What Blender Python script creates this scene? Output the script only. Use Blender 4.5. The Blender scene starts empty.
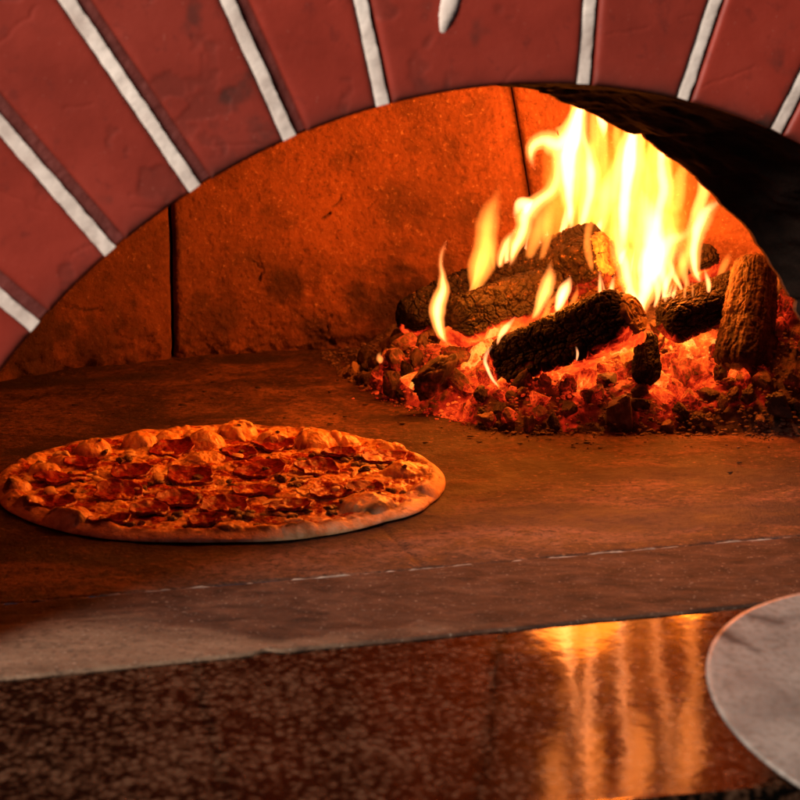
import bpy, math, random
import numpy as np
from mathutils import Vector
PI = math.pi
S = bpy.context.scene
C = S.collection

# ------------------------------------------------------------------ camera, world, lights, exposure
CAMH, PITCH, FPX = 0.44, math.radians(12.4), 2200.0
cd = bpy.data.cameras.new('camera'); cam = bpy.data.objects.new('camera', cd); C.objects.link(cam)
cam.location = (0, 0, CAMH); cam.rotation_euler = (PI/2 - PITCH, 0, 0)
cd.sensor_width = 36; cd.lens = 36*FPX/800; cd.clip_start = .02; cd.clip_end = 50
cd.dof.use_dof = True; cd.dof.focus_distance = 1.86; cd.dof.aperture_fstop = 15
S.camera = cam
S.view_settings.view_transform = 'Standard'; S.view_settings.look = 'None'
S.view_settings.exposure = 0; S.view_settings.gamma = 1
S.cycles.use_denoising = True
S.cycles.transparent_max_bounces = 200
S.cycles.volume_bounces = 0
S.cycles.max_bounces = 8; S.cycles.diffuse_bounces = 4; S.cycles.glossy_bounces = 3
S.cycles.sample_clamp_indirect = 6
S.cycles.use_adaptive_sampling = True; S.cycles.adaptive_threshold = .02
W = bpy.data.worlds.new('World'); S.world = W; W.use_nodes = True
W.node_tree.nodes['Background'].inputs[0].default_value = (.62, .75, 1, 1)
W.node_tree.nodes['Background'].inputs[1].default_value = .03

def area(name, loc, target, size, power, col):
    l = bpy.data.lights.new(name, 'AREA'); l.shape = 'RECTANGLE'; l.size, l.size_y = size
    l.energy = power; l.color = col
    o = bpy.data.objects.new(name, l); C.objects.link(o); o.location = loc
    o.rotation_euler = (Vector(target) - Vector(loc)).to_track_quat('-Z', 'Y').to_euler()
    return o
# the room's window, high up to the left behind the camera
area('window_light', (-1.5, -.75, 1.9), (-.15, 1.35, .1), (.9, .6), 172, (1, .85, .72))

def project_back(px, py, Y):
    """point at world depth Y seen at photo pixel (used while surveying the photo)"""
    t = PITCH + math.atan((py-400)/FPX)
    v = (py-400)/FPX; dz = -(math.sin(PITCH) + v*math.cos(PITCH)); dy = math.cos(PITCH) - v*math.sin(PITCH)
    k = Y/dy
    return np.array([(px-400)/FPX*k, Y, CAMH + dz*k])
PB = project_back
def floor_pt(px, py, z=0.0):
    v = (py-400)/FPX; dz = -(math.sin(PITCH) + v*math.cos(PITCH)); dy = math.cos(PITCH) - v*math.sin(PITCH)
    k = (z-CAMH)/dz
    return np.array([(px-400)/FPX*k, dy*k, z])

# light given off by the flames
for i, (px, py, Y, p) in enumerate([(585, 170, 2.04, .9), (648, 262, 1.985, 1.5), (640, -98, 1.97, 2.5), (588, -92, 1.96, 2.0), (502, 250, 1.985, 1.0),
                                    (698, 226, 1.965, .8), (560, 298, 1.94, .6), (440, 305, 1.95, .2)]):
    l = bpy.data.lights.new('flame_light', 'POINT'); l.energy = p*1.7; l.color = (1, .185, .010); l.shadow_soft_size = (.022 if py < 0 else .045) if py < 200 else .02
    o = bpy.data.objects.new('flame_light', l); C.objects.link(o); o.location = PB(px, py, Y)

# ------------------------------------------------------------------ numpy noise
def _h(ix, iy, iz, s):
    n = (ix.astype(np.int64)*73856093) ^ (iy.astype(np.int64)*19349663) ^ (iz.astype(np.int64)*83492791) ^ (s*2654435761)
    n &= 0xffffffff; n = (n ^ (n >> 13))*1274126177 & 0xffffffff; n = (n ^ (n >> 16))*2246822519 & 0xffffffff
    n ^= n >> 15
    return (n & 0xffffff)/float(0xffffff)
def vn(p, s=0):
    i = np.floor(p); f = p - i; i = i.astype(np.int64); f = f*f*f*(f*(f*6-15)+10)
    x, y, z = i[:, 0], i[:, 1], i[:, 2]; r = 0
    for a in (0, 1):
        for b in (0, 1):
            for c in (0, 1):
                w = (f[:, 0] if a else 1-f[:, 0])*(f[:, 1] if b else 1-f[:, 1])*(f[:, 2] if c else 1-f[:, 2])
                r = r + w*_h(x+a, y+b, z+c, s)
    return r
def fbm(p, o=4, s=0, g=.5):
    a, t, r = 1., 0., 0.
    for k in range(o):
        r = r + a*vn(p*(2.03**k) + 17.3*k, s+k); t += a; a *= g
    return r/t
def voro(p, s=0, jit=.9):
    """cellular noise: F1, F2 and a random value per cell"""
    i = np.floor(p).astype(np.int64); f1 = np.full(len(p), 9.); f2 = f1.copy(); cid = np.zeros(len(p))
    for a in (-1, 0, 1):
        for b in (-1, 0, 1):
            for c in (-1, 0, 1):
                x, y, z = i[:, 0]+a, i[:, 1]+b, i[:, 2]+c
                q = np.stack([x+.5+jit*(_h(x, y, z, s)-.5), y+.5+jit*(_h(x, y, z, s+7)-.5), z+.5+jit*(_h(x, y, z, s+13)-.5)], 1)
                d = np.sqrt(((q-p)**2).sum(1)); m = d < f1
                f2 = np.where(m, f1, np.minimum(f2, d)); cid = np.where(m, _h(x, y, z, s+29), cid); f1 = np.where(m, d, f1)
    return f1, f2, cid
def sst(a, b, x):
    t = np.clip((x-a)/(b-a), 0, 1); return t*t*(3-2*t)

# ------------------------------------------------------------------ object helpers
def mesh(name, v, f, mat=None, attrs=None, smooth=True):
    me = bpy.data.meshes.new(name)
    v = np.asarray(v, float); me.from_pydata(v.tolist(), [], f if isinstance(f, list) else np.asarray(f).tolist())
    if mat: me.materials.append(mat)
    if smooth: me.polygons.foreach_set('use_smooth', [True]*len(me.polygons))
    for k, a in (attrs or {}).items():
        me.attributes.new(k, 'FLOAT', 'POINT').data.foreach_set('value', np.asarray(a, np.float32))
    me.update(); return me
def put(name, me, parent=None, loc=None, **props):
    o = bpy.data.objects.new(name, me); C.objects.link(o)
    if loc is not None: o.location = loc
    if parent: o.parent = parent
    for k, x in props.items(): o[k] = x
    return o
def obj(name, v, f, mat, parent=None, attrs=None, smooth=True, base=None, **props):
    """one mesh object; world coordinates in, origin moved to base"""
    v = np.asarray(v, float); off = np.zeros(3)
    q = parent
    while q is not None: off = off + np.array(q.location); q = q.parent
    if base is not None: off = np.asarray(base, float)
    o = put(name, mesh(name, v-off, f, mat, attrs, smooth), parent, off if (base is not None and not parent) else None, **props)
    return o
def empty(name, loc, **props):
    o = bpy.data.objects.new(name, None); C.objects.link(o); o.location = loc; o.empty_display_size = .02
    for k, x in props.items(): o[k] = x
    return o
def grid_faces(n, m, closed_m=False, off=0):
    i, j = np.meshgrid(np.arange(n-1), np.arange(m if closed_m else m-1), indexing='ij'); j2 = (j+1) % m
    return (np.stack([i*m+j, (i+1)*m+j, (i+1)*m+j2, i*m+j2], -1).reshape(-1, 4)+off)

# ------------------------------------------------------------------ material helpers
class M:
    def __init__(s, name):
        s.m = bpy.data.materials.new(name); s.m.use_nodes = True; s.t = s.m.node_tree; s.t.nodes.clear()
        s.out = s.n('ShaderNodeOutputMaterial')
    def n(s, ty, **k):
        x = s.t.nodes.new(ty)
        for a, b in k.items(): setattr(x, a, b)
        return x
    def set(s, sock, v):
        if isinstance(v, bpy.types.NodeSocket): s.t.links.new(v, sock)
        elif isinstance(v, (tuple, list)) and len(v) == 3 and sock.type == 'RGBA': sock.default_value = (*v, 1)
        else: sock.default_value = v
    def pos(s): return s.n('ShaderNodeNewGeometry').outputs['Position']
    def attr(s, name): return s.n('ShaderNodeAttribute', attribute_name=name).outputs['Fac']
    def map(s, v, sc=(1, 1, 1), rot=(0, 0, 0)):
        x = s.n('ShaderNodeMapping'); s.set(x.inputs[0], v); x.inputs['Scale'].default_value = sc; x.inputs['Rotation'].default_value = rot; return x.outputs[0]
    def noise(s, v, scale, det=4, rough=.55, dist=0):
        x = s.n('ShaderNodeTexNoise'); s.set(x.inputs['Vector'], v); x.inputs['Scale'].default_value = scale
        x.inputs['Detail'].default_value = det; x.inputs['Roughness'].default_value = rough; x.inputs['Distortion'].default_value = dist
        return x.outputs[0]
    def vor(s, v, scale, feat='F1', out='Distance', rnd=1.):
        x = s.n('ShaderNodeTexVoronoi', feature=feat); s.set(x.inputs['Vector'], v); x.inputs['Scale'].default_value = scale
        x.inputs['Randomness'].default_value = rnd; return x.outputs[out]
    def ramp(s, v, stops, interp='LINEAR'):
        x = s.n('ShaderNodeValToRGB'); s.set(x.inputs[0], v); r = x.color_ramp; r.interpolation = interp
        while len(r.elements) < len(stops): r.elements.new(.5)
        for e, (p, c) in zip(r.elements, stops):
            e.position = p; e.color = (c, c, c, 1) if not isinstance(c, (tuple, list)) else (*c, 1)
        return x.outputs[0]
    def math(s, op, a, b=0., c=0.):
        x = s.n('ShaderNodeMath', operation=op)
        for i, q in enumerate((a, b, c)): s.set(x.inputs[i], q)
        return x.outputs[0]
    def mix(s, f, a, b, mode='MIX'):
        x = s.n('ShaderNodeMix', data_type='RGBA', blend_type=mode); s.set(x.inputs[0], f); s.set(x.inputs[6], a); s.set(x.inputs[7], b); return x.outputs[2]
    def bump(s, h, dist=.001, st=1., nrm=None):
        x = s.n('ShaderNodeBump'); s.set(x.inputs['Height'], h); x.inputs['Distance'].default_value = dist; x.inputs['Strength'].default_value = st
        if nrm: s.set(x.inputs['Normal'], nrm)
        return x.outputs[0]
    def bsdf(s, col, rough=.8, nrm=None, metal=0., spec=.5, emit=None, est=1., sss=0.):
        x = s.n('ShaderNodeBsdfPrincipled'); s.set(x.inputs['Base Color'], col); s.set(x.inputs['Roughness'], rough)
        s.set(x.inputs['Metallic'], metal); s.set(x.inputs['Specular IOR Level'], spec)
        if nrm: s.set(x.inputs['Normal'], nrm)
        if emit is not None: s.set(x.inputs['Emission Color'], emit); s.set(x.inputs['Emission Strength'], est)
        if sss: x.inputs['Subsurface Weight'].default_value = sss; x.inputs['Subsurface Radius'].default_value = (.008, .004, .002); x.inputs['Subsurface Scale'].default_value = .5
        s.t.links.new(x.outputs[0], s.out.inputs['Surface']); return s.m

def mat_refractory():
    m = M('refractory_concrete'); p = m.pos()
    big = m.noise(p, 5.5, 5, .62, .4); mid = m.noise(p, 26, 5, .6); fine = m.noise(p, 260, 3, .7)
    col = m.ramp(big, [(.3, (0.0792, 0.033, 0.0198)), (.47, (0.145, 0.058, 0.030)), (.62, (0.205, 0.078, 0.035)), (.8, (0.26, 0.102, 0.047))])
    col = m.mix(m.ramp(mid, [(.34, .6), (.5, 0.)]), col, (0.066, 0.033, 0.0198))
    col = m.mix(m.math('MULTIPLY', m.ramp(fine, [(.62, 0.), (.7, 1.)]), .55), col, (0.4092, 0.2772, 0.1782))
    col = m.mix(m.math('MULTIPLY', m.ramp(fine, [(.30, 1.), (.40, 0.)]), .6), col, (0.0396, 0.0231, 0.0165))
    mo = m.noise(p, 130, 4, .7); col = m.mix(m.ramp(mo, [(.34, .5), (.47, 0.)]), col, (0.0726, 0.0297, 0.0165)); col = m.mix(m.ramp(mo, [(.60, 0.), (.70, .35)]), col, (0.396, 0.2112, 0.1122))
    soot_shade = m.attr('soot_shade'); col = m.mix(soot_shade, col, (0.0231, 0.0132, 0.0099))
    h = m.math('ADD', m.math('MULTIPLY', fine, .7), m.math('MULTIPLY', m.noise(p, 90, 4, .65), 1.1))
    pits = m.ramp(m.vor(p, 210), [(.0, 0.), (.28, 1.)]); h = m.math('ADD', h, m.math('MULTIPLY', pits, .35))
    return m.bsdf(col, .85, m.bump(h, .0017, .9), spec=.2)
def mat_hearth():
    m = M('hearth_stone'); p = m.pos()
    pm = m.map(p, (1, 1.25, 1), (0, 0, -.2))
    big = m.noise(pm, 6.5, 6, .62, .9); mid = m.noise(pm, 24, 5, .65, .4); fine = m.noise(p, 340, 4, .75)
    col = m.ramp(m.math('ADD', m.math('MULTIPLY', big, .72), m.math('MULTIPLY', m.noise(p, 95, 5, .75), .28)), [(.40, (0.022, 0.012, 0.009)), (.48, (0.05, 0.023, 0.014)), (.53, (0.095, 0.043, 0.026)), (.60, (0.17, 0.08, 0.048))])
    col = m.mix(m.ramp(mid, [(.36, .85), (.48, 0.)]), col, (0.028, 0.015, 0.011))
    col = m.mix(m.math('MULTIPLY', m.ramp(fine, [(.64, 0.), (.72, 1.)]), .5), col, (0.297, 0.198, 0.132))
    gr = m.noise(p, 170, 4, .75); col = m.mix(m.ramp(gr, [(.40, .85), (.48, 0.)]), col, (.018, .009, .006)); col = m.mix(m.ramp(gr, [(.58, 0.), (.66, .6)]), col, (.24, .11, .06))
    chip = m.ramp(m.noise(m.map(p, (1, 1.5, 1)), 75, 4, .65), [(.30, 1.), (.34, 0.)])
    col = m.mix(chip, col, (0.02, 0.013, 0.01)); col = m.mix(m.attr('soot_shade'), col, (0.02, 0.014, 0.012))
    col = m.mix(m.attr('grout'), col, (0.2772, 0.2244, 0.1848))
    h = m.math('ADD', m.math('MULTIPLY', fine, .5), m.math('MULTIPLY', m.noise(p, 80, 5, .65), 1.)); h = m.math('SUBTRACT', h, m.math('MULTIPLY', chip, .7))
    return m.bsdf(col, m.ramp(mid, [(.3, .62), (.7, .85)]), m.bump(h, .0022, 1.), spec=.25)
def mat_sill():
    m = M('sill_stone'); p = m.pos(); pm = m.map(p, (1, 1.9, 1), (0, 0, -.15))
    big = m.noise(pm, 5.2, 6, .6, 1.2); mid = m.noise(pm, 30, 5, .65, .6); fine = m.noise(p, 330, 3, .7)
    base = m.ramp(mid, [(.25, (.09, .052, .032)), (.6, (.165, .102, .066)), (.8, (.24, .16, .11))])
    burnt = m.attr('burnt')
    f = m.ramp(m.math('ADD', m.math('MULTIPLY', big, .75), m.math('MULTIPLY', burnt, .55)), [(.46, 0.), (.58, .55), (.70, 1.)])
    col = m.mix(f, base, m.ramp(mid, [(.35, (.014, .007, .005)), (.50, (.045, .020, .012)), (.66, (.085, .040, .024))]))
    col = m.mix(m.math('MULTIPLY', m.ramp(fine, [(.62, 0.), (.7, 1.)]), .4), col, (.5, .4, .32))
    col = m.mix(m.math('MULTIPLY', m.ramp(fine, [(.28, 1.), (.36, 0.)]), .7), col, (.03, .02, .015))
    h = m.math('ADD', m.math('MULTIPLY', fine, .5), m.math('MULTIPLY', m.noise(p, 90, 4, .6), .8))
    gr = m.noise(p, 150, 4, .75); col = m.mix(m.ramp(gr, [(.38, .6), (.47, 0.)]), col, (.035, .02, .014))
    return m.bsdf(col, .85, m.bump(h, .0012, .8), spec=.2)
def mat_granite():
    m = M('polished_granite'); p = m.pos(); q = m.map(p, (1, 1, 1))
    wob = m.noise(p, 60, 2, .5); v2 = m.n('ShaderNodeVectorMath', operation='ADD'); m.set(v2.inputs[0], q)
    vs = m.n('ShaderNodeVectorMath', operation='SCALE'); m.set(vs.inputs[0], m.n('ShaderNodeTexNoise').outputs['Color']); vs.inputs['Scale'].default_value = .0
    m.set(v2.inputs[1], vs.outputs[0])
    dn = m.n('ShaderNodeTexNoise'); m.set(dn.inputs['Vector'], p); dn.inputs['Scale'].default_value = 120; dn.inputs['Detail'].default_value = 2
    m.set(vs.inputs[0], dn.outputs['Color']); vs.inputs['Scale'].default_value = .006
    vc = v2.outputs[0]; edge = m.vor(vc, 88, 'DISTANCE_TO_EDGE'); cc = m.n('ShaderNodeSeparateColor'); m.set(cc.inputs[0], m.vor(vc, 88, 'F1', 'Color'))
    n2 = m.noise(p, 260, 3, .6); big = m.noise(p, 11, 3, .5)
    ps = m.map(p, (1, .6, 1)); na = m.noise(ps, 300, 3, .6, .3); vf = m.n('ShaderNodeVectorMath', operation='MULTIPLY'); m.set(vf.inputs[0], vc); vf.inputs[1].default_value = (1, .62, 1); f1 = m.vor(vf.outputs[0], 185)
    f = m.math('ADD', m.math('ADD', m.math('MULTIPLY', na, .36), m.math('SUBTRACT', .43, m.math('MULTIPLY', f1, .40))), m.math('MULTIPLY', m.math('SUBTRACT', cc.outputs[0], .5), .14)); f = m.math('ADD', f, m.math('MULTIPLY', m.math('SUBTRACT', n2, .5), .45))
    f = m.math('ADD', f, m.math('MULTIPLY', m.math('SUBTRACT', big, .5), .35))
    col = m.ramp(f, [(.31, (.002, .0015, .001)), (.36, (.006, .003, .002)), (.41, (.022, .010, .0055)), (.50, (.036, .017, .0095)), (.60, (.065, .035, .021))])
    dust = m.ramp(m.noise(p, 520, 2, .7), [(.70, 0.), (.77, 1.)]); col = m.mix(m.math('MULTIPLY', dust, .1), col, (.35, .28, .24))
    sm = m.noise(m.map(p, (1, 1, 1)), 14, 5, .6)
    rough = m.ramp(sm, [(.3, .05), (.7, .11)])
    h = m.math('ADD', m.math('MULTIPLY', m.noise(p, 55, 2, .5), .7), m.math('MULTIPLY', m.noise(p, 230, 2, .5), .12))
    r = m.bsdf(col, rough, m.bump(h, .00026, .7), spec=.5)
    next(x for x in m.t.nodes if x.type == 'BSDF_PRINCIPLED').inputs['IOR'].default_value = 1.19
    return r
def mat_brick():
    m = M('red_painted_brick'); p = m.pos()
    n1 = m.noise(p, 18, 4, .6); n2 = m.noise(p, 85, 4, .65); fine = m.noise(p, 420, 2, .6)
    col = m.ramp(n1, [(.3, (.20, .022, .013)), (.55, (.26, .030, .018)), (.75, (.29, .038, .024))])
    col = m.mix(m.ramp(n2, [(.30, .5), (.42, 0.)]), col, (.13, .018, .013))
    col = m.mix(m.attr('wear'), col, (.05, .02, .016))
    col = m.mix(m.math('MULTIPLY', m.ramp(fine, [(.70, 0.), (.76, 1.)]), .35), col, (.45, .16, .12))
    h = m.math('ADD', m.math('MULTIPLY', m.noise(p, 45, 4, .55), 1.2), m.math('MULTIPLY', fine, .18))
    return m.bsdf(col, .5, m.bump(h, .0006, .6), spec=.22)
def mat_simple(name, c1, c2, scale, rough=.8, bd=.001, spec=.4, bs=120, metal=0.):
    m = M(name); p = m.pos(); n = m.noise(p, scale, 5, .6)
    return m.bsdf(m.ramp(n, [(.3, c1), (.7, c2)]), rough, m.bump(m.noise(p, bs, 4, .65), bd, .8), spec=spec, metal=metal)
def heat_ramp(m, f):
    return m.ramp(f, [(.30, (0, 0, 0)), (.46, (.06, .0015, .0004)), (.60, (.42, .012, .003)), (.74, (1, .06, .008)), (.88, (1, .15, .012)), (1., (1, .45, .07))])
def mat_coal():
    m = M('glowing_coal'); p = m.pos(); cav = m.attr('cav')
    rnd = m.n('ShaderNodeAttribute', attribute_name='heat', attribute_type='OBJECT').outputs['Fac']
    n1 = m.noise(p, 17, 3, .6, .3); n2 = m.noise(p, 110, 3, .6)
    ash = m.ramp(m.math('ADD', m.math('MULTIPLY', n2, .6), m.math('MULTIPLY', rnd, .4)), [(.33, (.025, .015, .010)), (.5, (.11, .062, .038)), (.68, (.29, .18, .115))])
    zone = m.attr('zone')
    pz = m.n('ShaderNodeSeparateXYZ'); m.set(pz.inputs[0], p)
    # charcoal burns hottest deep in the bed, the outer fringe has gone out
    dx = m.math('DIVIDE', m.math('SUBTRACT', pz.outputs[0], .20), .33); dy = m.math('DIVIDE', m.math('SUBTRACT', pz.outputs[1], 1.985), .115)
    d = m.math('SQRT', m.math('ADD', m.math('MULTIPLY', dx, dx), m.math('MULTIPLY', dy, dy)))
    z = m.ramp(d, [(.30, .98), (.8, .68), (1.08, .30), (1.35, 0.)])
    f = m.math('ADD', m.math('MULTIPLY', m.math('SUBTRACT', n1, .5), 1.5), m.math('MULTIPLY', cav, .22))
    f = m.math('ADD', f, m.math('MULTIPLY', m.math('SUBTRACT', rnd, .5), .8)); f = m.math('ADD', f, m.math('MULTIPLY', m.math('SUBTRACT', n2, .5), .5))
    f = m.math('ADD', m.math('MULTIPLY', z, .72), m.math('SUBTRACT', f, .12))
    e = heat_ramp(m, f)
    return m.bsdf(ash, .75, m.bump(m.noise(p, 260, 5, .7), .0022, .9), spec=.5, emit=e, est=.95)
def mat_wood(name, dark, mid, hi, glow=0.):
    m = M(name); p = m.pos(); n = m.noise(p, 150, 4, .6); n1 = m.noise(p, 22, 3, .6)
    col = m.ramp(m.math('ADD', m.math('MULTIPLY', n, .6), m.math('MULTIPLY', n1, .4)), [(.36, dark), (.5, mid), (.66, hi)])
    if 'charred' in name: col = m.mix(m.ramp(m.noise(p, 190, 3, .6), [(.62, 0.), (.70, .6)]), col, (.15, .08, .04))  # tan flecks paint golden firelit highlights onto the char
    col = m.mix(m.attr('crack'), col, (.006, .004, .003))
    g = m.math('MULTIPLY', m.attr('glow'), m.ramp(n1, [(.3, .55), (.6, 1.)])); g = m.math('ADD', g, m.math('MULTIPLY', m.math('SUBTRACT', n, .5), .35))
    return m.bsdf(col, .68, m.bump(n, .0013, .8), spec=.17, emit=heat_ramp(m, g), est=1.3*glow)
def mat_flame(name, col, dens):
    m = M(name); e = m.n('ShaderNodeEmission'); e.inputs[0].default_value = (*col, 1); e.inputs[1].default_value = dens
    m.t.links.new(e.outputs[0], m.out.inputs['Volume']); return m.m

m_ref = mat_refractory(); m_hearth = mat_hearth(); m_sill = mat_sill(); m_gran = mat_granite(); m_brick = mat_brick()
m_mortar = mat_simple('whitewashed_mortar', (.46, .38, .34), (.82, .75, .69), 34, .85, .0007)
m_band = mat_simple('dark_red_joint', (.085, .014, .010), (.13, .02, .015), 50, .7, .0012)
m_soot = mat_simple('sooty_lining', (.006, .004, .003), (.02, .011, .008), 40, .95, .002, .1)
m_plaster = mat_simple('grey_plaster', (.33, .33, .33), (.45, .45, .45), 40, .8)
m_gap = mat_simple('near_black', (.004, .003, .003), (.01, .007, .006), 40, 1, .001, .1)

# ------------------------------------------------------------------ the hearth, sill and countertop
E0, E1 = floor_pt(0, 679), floor_pt(740, 606)       # front edge of the sill
J0, J1 = floor_pt(0, 604), floor_pt(740, 541)       # joint between sill and hearth
def line(A, B):
    d = (B-A)[:2]; d = d/np.linalg.norm(d); return A[:2], d, np.array([-d[1], d[0]])
EA, ED, EN = line(E0, E1); JA, JD, JN = line(J0, J1)
def strip(u0, u1, n, o, d): return o + np.linspace(u0, u1, n)[:, None]*d
def surf(A, B, n, m, zf):
    """quad sheet between two rows of points A, B (lists of xy), zf gives height"""
    a = np.stack([np.interp(np.linspace(0, 1, n), np.linspace(0, 1, len(A)), A[:, k]) for k in (0, 1)], 1)
    b = np.stack([np.interp(np.linspace(0, 1, n), np.linspace(0, 1, len(B)), B[:, k]) for k in (0, 1)], 1)
    t = np.linspace(0, 1, m)[None, :, None]; xy = (a[:, None]*(1-t) + b[:, None]*t).reshape(-1, 2)
    return np.concatenate([xy, zf(xy)[:, None]], 1)
def seg_dist(xy, a, b):
    a, b = np.asarray(a)[:2], np.asarray(b)[:2]; ab = b-a; t = np.clip(((xy-a)@ab)/(ab@ab), 0, 1)
    return np.linalg.norm(xy-(a+t[:, None]*ab), axis=1)
def wob(xy, s, amp, sc): return amp*(fbm(np.c_[xy*sc, np.zeros(len(xy))], 3, s)-.5)

# hearth
g0 = strip(-.75, 1.15, 2, JA + JN*.0015, JD); g1 = np.array([[-.75, 2.45], [1.1, 2.45]])
v = surf(g0, g1, 620, 520, lambda q: np.zeros(len(q)))
xy = v[:, :2]; n3 = np.c_[xy, np.zeros(len(xy))]
j2 = seg_dist(xy + np.c_[wob(xy, 5, .004, 40), wob(xy, 6, .004, 40)], floor_pt(378, 522), floor_pt(452, 590))
j3 = seg_dist(xy + np.c_[wob(xy, 8, .006, 40), wob(xy, 9, .006, 40)], floor_pt(452, 432), floor_pt(800, 434))
z = (fbm(n3*45, 4, 3)-.5)*.0022 + (fbm(n3*9, 2, 4)-.5)*.0025 - .0016*np.exp(-(j2/.0013)**2)
dj = (xy-JA)@JN; z = z - .002*np.exp(-(dj/.0022)**2)
v[:, 2] = z
so = .75*sst(.53, .47, np.hypot(xy[:, 0], xy[:, 1]-1.735))*0
so = np.maximum(so, .9*np.exp(-(seg_dist(xy, floor_pt(-60, 392), floor_pt(150, 376))/.02)**2))      # shadow painted on the floor at the foot of the wall
so = np.maximum(so, .8*sst(.60, .75, fbm(n3*np.array([7, 15, 1]), 4, 21)+.25*np.exp(-((xy[:, 0]-.22)/.2)**2-((xy[:, 1]-1.55)/.07)**2)))
so = np.maximum(so, .75*np.exp(-(j2/.0011)**2))
so = np.maximum(so, .6*np.exp(-((np.hypot((xy[:, 0]+.135), xy[:, 1]-1.69)-.18)/.012)**2)*(xy[:, 1] < 1.69)*1)  # contact shadow painted along the pizza's front rim
obj('oven_floor', v, grid_faces(620, 520), m_hearth, attrs={'soot_shade': so, 'grout': np.zeros(len(so))}, kind='structure')

oven = empty('pizza_oven', (0, 1.5, 0), label='masonry pizza oven with red brick arch and glowing firebrick chamber', category='oven')
# sill slab, top a hair above the hearth
GZ = -.0012
def sill():
    n, m = 520, 130
    a = strip(-.4, 1.1, n, EA, ED); b = strip(-.4, 1.1, n, JA-JN*.0012, JD)
    t = np.linspace(0, 1, m); rows = []; A = {'burnt': [], 'z': []}
    edge = wob(a, 31, .003, 55) + wob(a, 32, .0012, 260)
    chipc = floor_pt(268, 652)[:2]; edge = edge + .006*np.exp(-(np.linalg.norm(a-chipc, axis=1)/.006)**2)
    a = a + EN*edge[:, None]
    G = a[:, None]*(1-t[None, :, None]) + b[:, None]*t[None, :, None]
    q = G.reshape(-1, 2); dfe = np.repeat(0, 1)
    d = (np.linalg.norm(G-a[:, None], axis=2)).reshape(-1)
    db = (np.linalg.norm(G-b[:, None], axis=2)).reshape(-1)
    n3 = np.c_[q, np.zeros(len(q))]
    z = .0008 + (fbm(n3*50, 4, 41)-.5)*.0014 - .0012*np.exp(-d/.0009) - .0018*np.exp(-db/.0015)
    burnt = np.clip((q[:, 0]+.22)/.3, 0, 1)*.95 + .8*np.exp(-(seg_dist(q, floor_pt(150, 585), floor_pt(285, 628))/.022)**2)*(fbm(n3*30, 3, 5) > .42) \
        - .5*np.exp(-((q[:, 0]+.36)/.17)**2)*(d < .1)
    burnt = burnt + .55*sst(.035, .075, d) - .25*np.exp(-((d-.012)/.014)**2)  # burnt stains, plus a lighter left and front that paint in the daylight
    vv = np.c_[q, z].reshape(n, m, 3)
    lo = np.c_[a, np.full(n, -.03)]; hi = np.c_[b, np.full(n, -.03)]
    vv = np.concatenate([lo[:, None], vv, hi[:, None]], 1)
    bb = np.concatenate([np.ones((n, 1)), burnt.reshape(n, m), np.ones((n, 1))], 1)
    obj('sill_slab', vv.reshape(-1, 3), grid_faces(n, m+2), m_sill, oven, attrs={'burnt': bb.reshape(-1)})
sill()
# ashy joint between sill and hearth: crumbly pale mortar bead
def joint_bead(A, D, u0, u1, w, h, seed, mat, name):
    n = 900; u = np.linspace(u0, u1, n); c = A + u[:, None]*D; nr = np.array([-D[1], D[0]])
    ww = w*(.4+1.3*fbm(np.c_[u*90, u*0, u*0], 3, seed)); hh = h*(fbm(np.c_[u*120, u*0+3, u*0], 3, seed+1)*2-.65)
    c = c + nr*((fbm(np.c_[u*30, u*0+9, u*0], 3, seed+2)-.5)*.004)[:, None]
    prof = [(-1, -1.), (-.6, .6), (0, 1), (.6, .6), (1, -1.)]
    V = np.stack([np.c_[c + nr*(ww*a)[:, None], np.where(b < 0, -.004, -.0012 + hh*b)] for a, b in prof], 1)
    obj(name, V.reshape(-1, 3), grid_faces(n, 5), mat, oven)
m_ash = mat_simple('ashy_mortar', (.10, .065, .05), (.40, .32, .27), 60, .9, .001)
obj('joint_backing', np.array([[np.r_[JA+JD*u_+JN*w_, -.006] for w_ in (-.012, .012)] for u_ in (-.75, 1.1)]).reshape(-1, 3), [[0, 1, 3, 2]], m_gap, oven)  # added dark strip that keeps the glint below out of the open joint
joint_bead(JA, JD, -.4, 1.0, .0016, .0019, 3, m_ash, 'floor_joint')

# granite countertop with a rounded front edge
F0, F1 = floor_pt(600, 803, GZ), floor_pt(800, 786, GZ)
FA, FD, FN = line(F0, F1)
def counter():
    top = empty('granite_countertop', (0, 1.2, GZ), label='polished brown and black speckled granite countertop reflecting the flames', category='countertop')
    n = 40; u = np.linspace(-1.2, 1.1, n)
    prof = [(.335, 0)] + [(.02*k, 0) for k in range(10, 0, -1)] + [(.010, 0), (.005, 0), (.0035, 0), (.003, 0)] + [(.002-.002*math.sin(a), -.002+.002*math.cos(a)) for a in np.linspace(0.05, PI/2, 10)] + \
           [(0, -.03)] + [(.004-.004*math.cos(a), -.03-.004*math.sin(a)) for a in (.5, 1, PI/2)] + [(.3, -.034)]
    V = np.array([[np.r_[FA + FD*uu + FN*a, GZ+b] for a, b in prof] for uu in u])
    obj('slab', V.reshape(-1, 3), grid_faces(n, len(prof)), m_gran, top)
    # cabinet front under the slab
    c = [np.r_[FA+FD*s+FN*.02, z] for s in (-1.2, 1.1) for z in (-.036, -.5)] + [np.r_[FA+FD*s+FN*.2, z] for s in (-1.2, 1.1) for z in (-.036, -.5)]
    obj('cabinet_front', c, [[0, 2, 3, 1], [4, 5, 7, 6], [0, 4, 6, 2], [0, 1, 5, 4], [2, 6, 7, 3]], m_gap, top, smooth=False)
counter()

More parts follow.
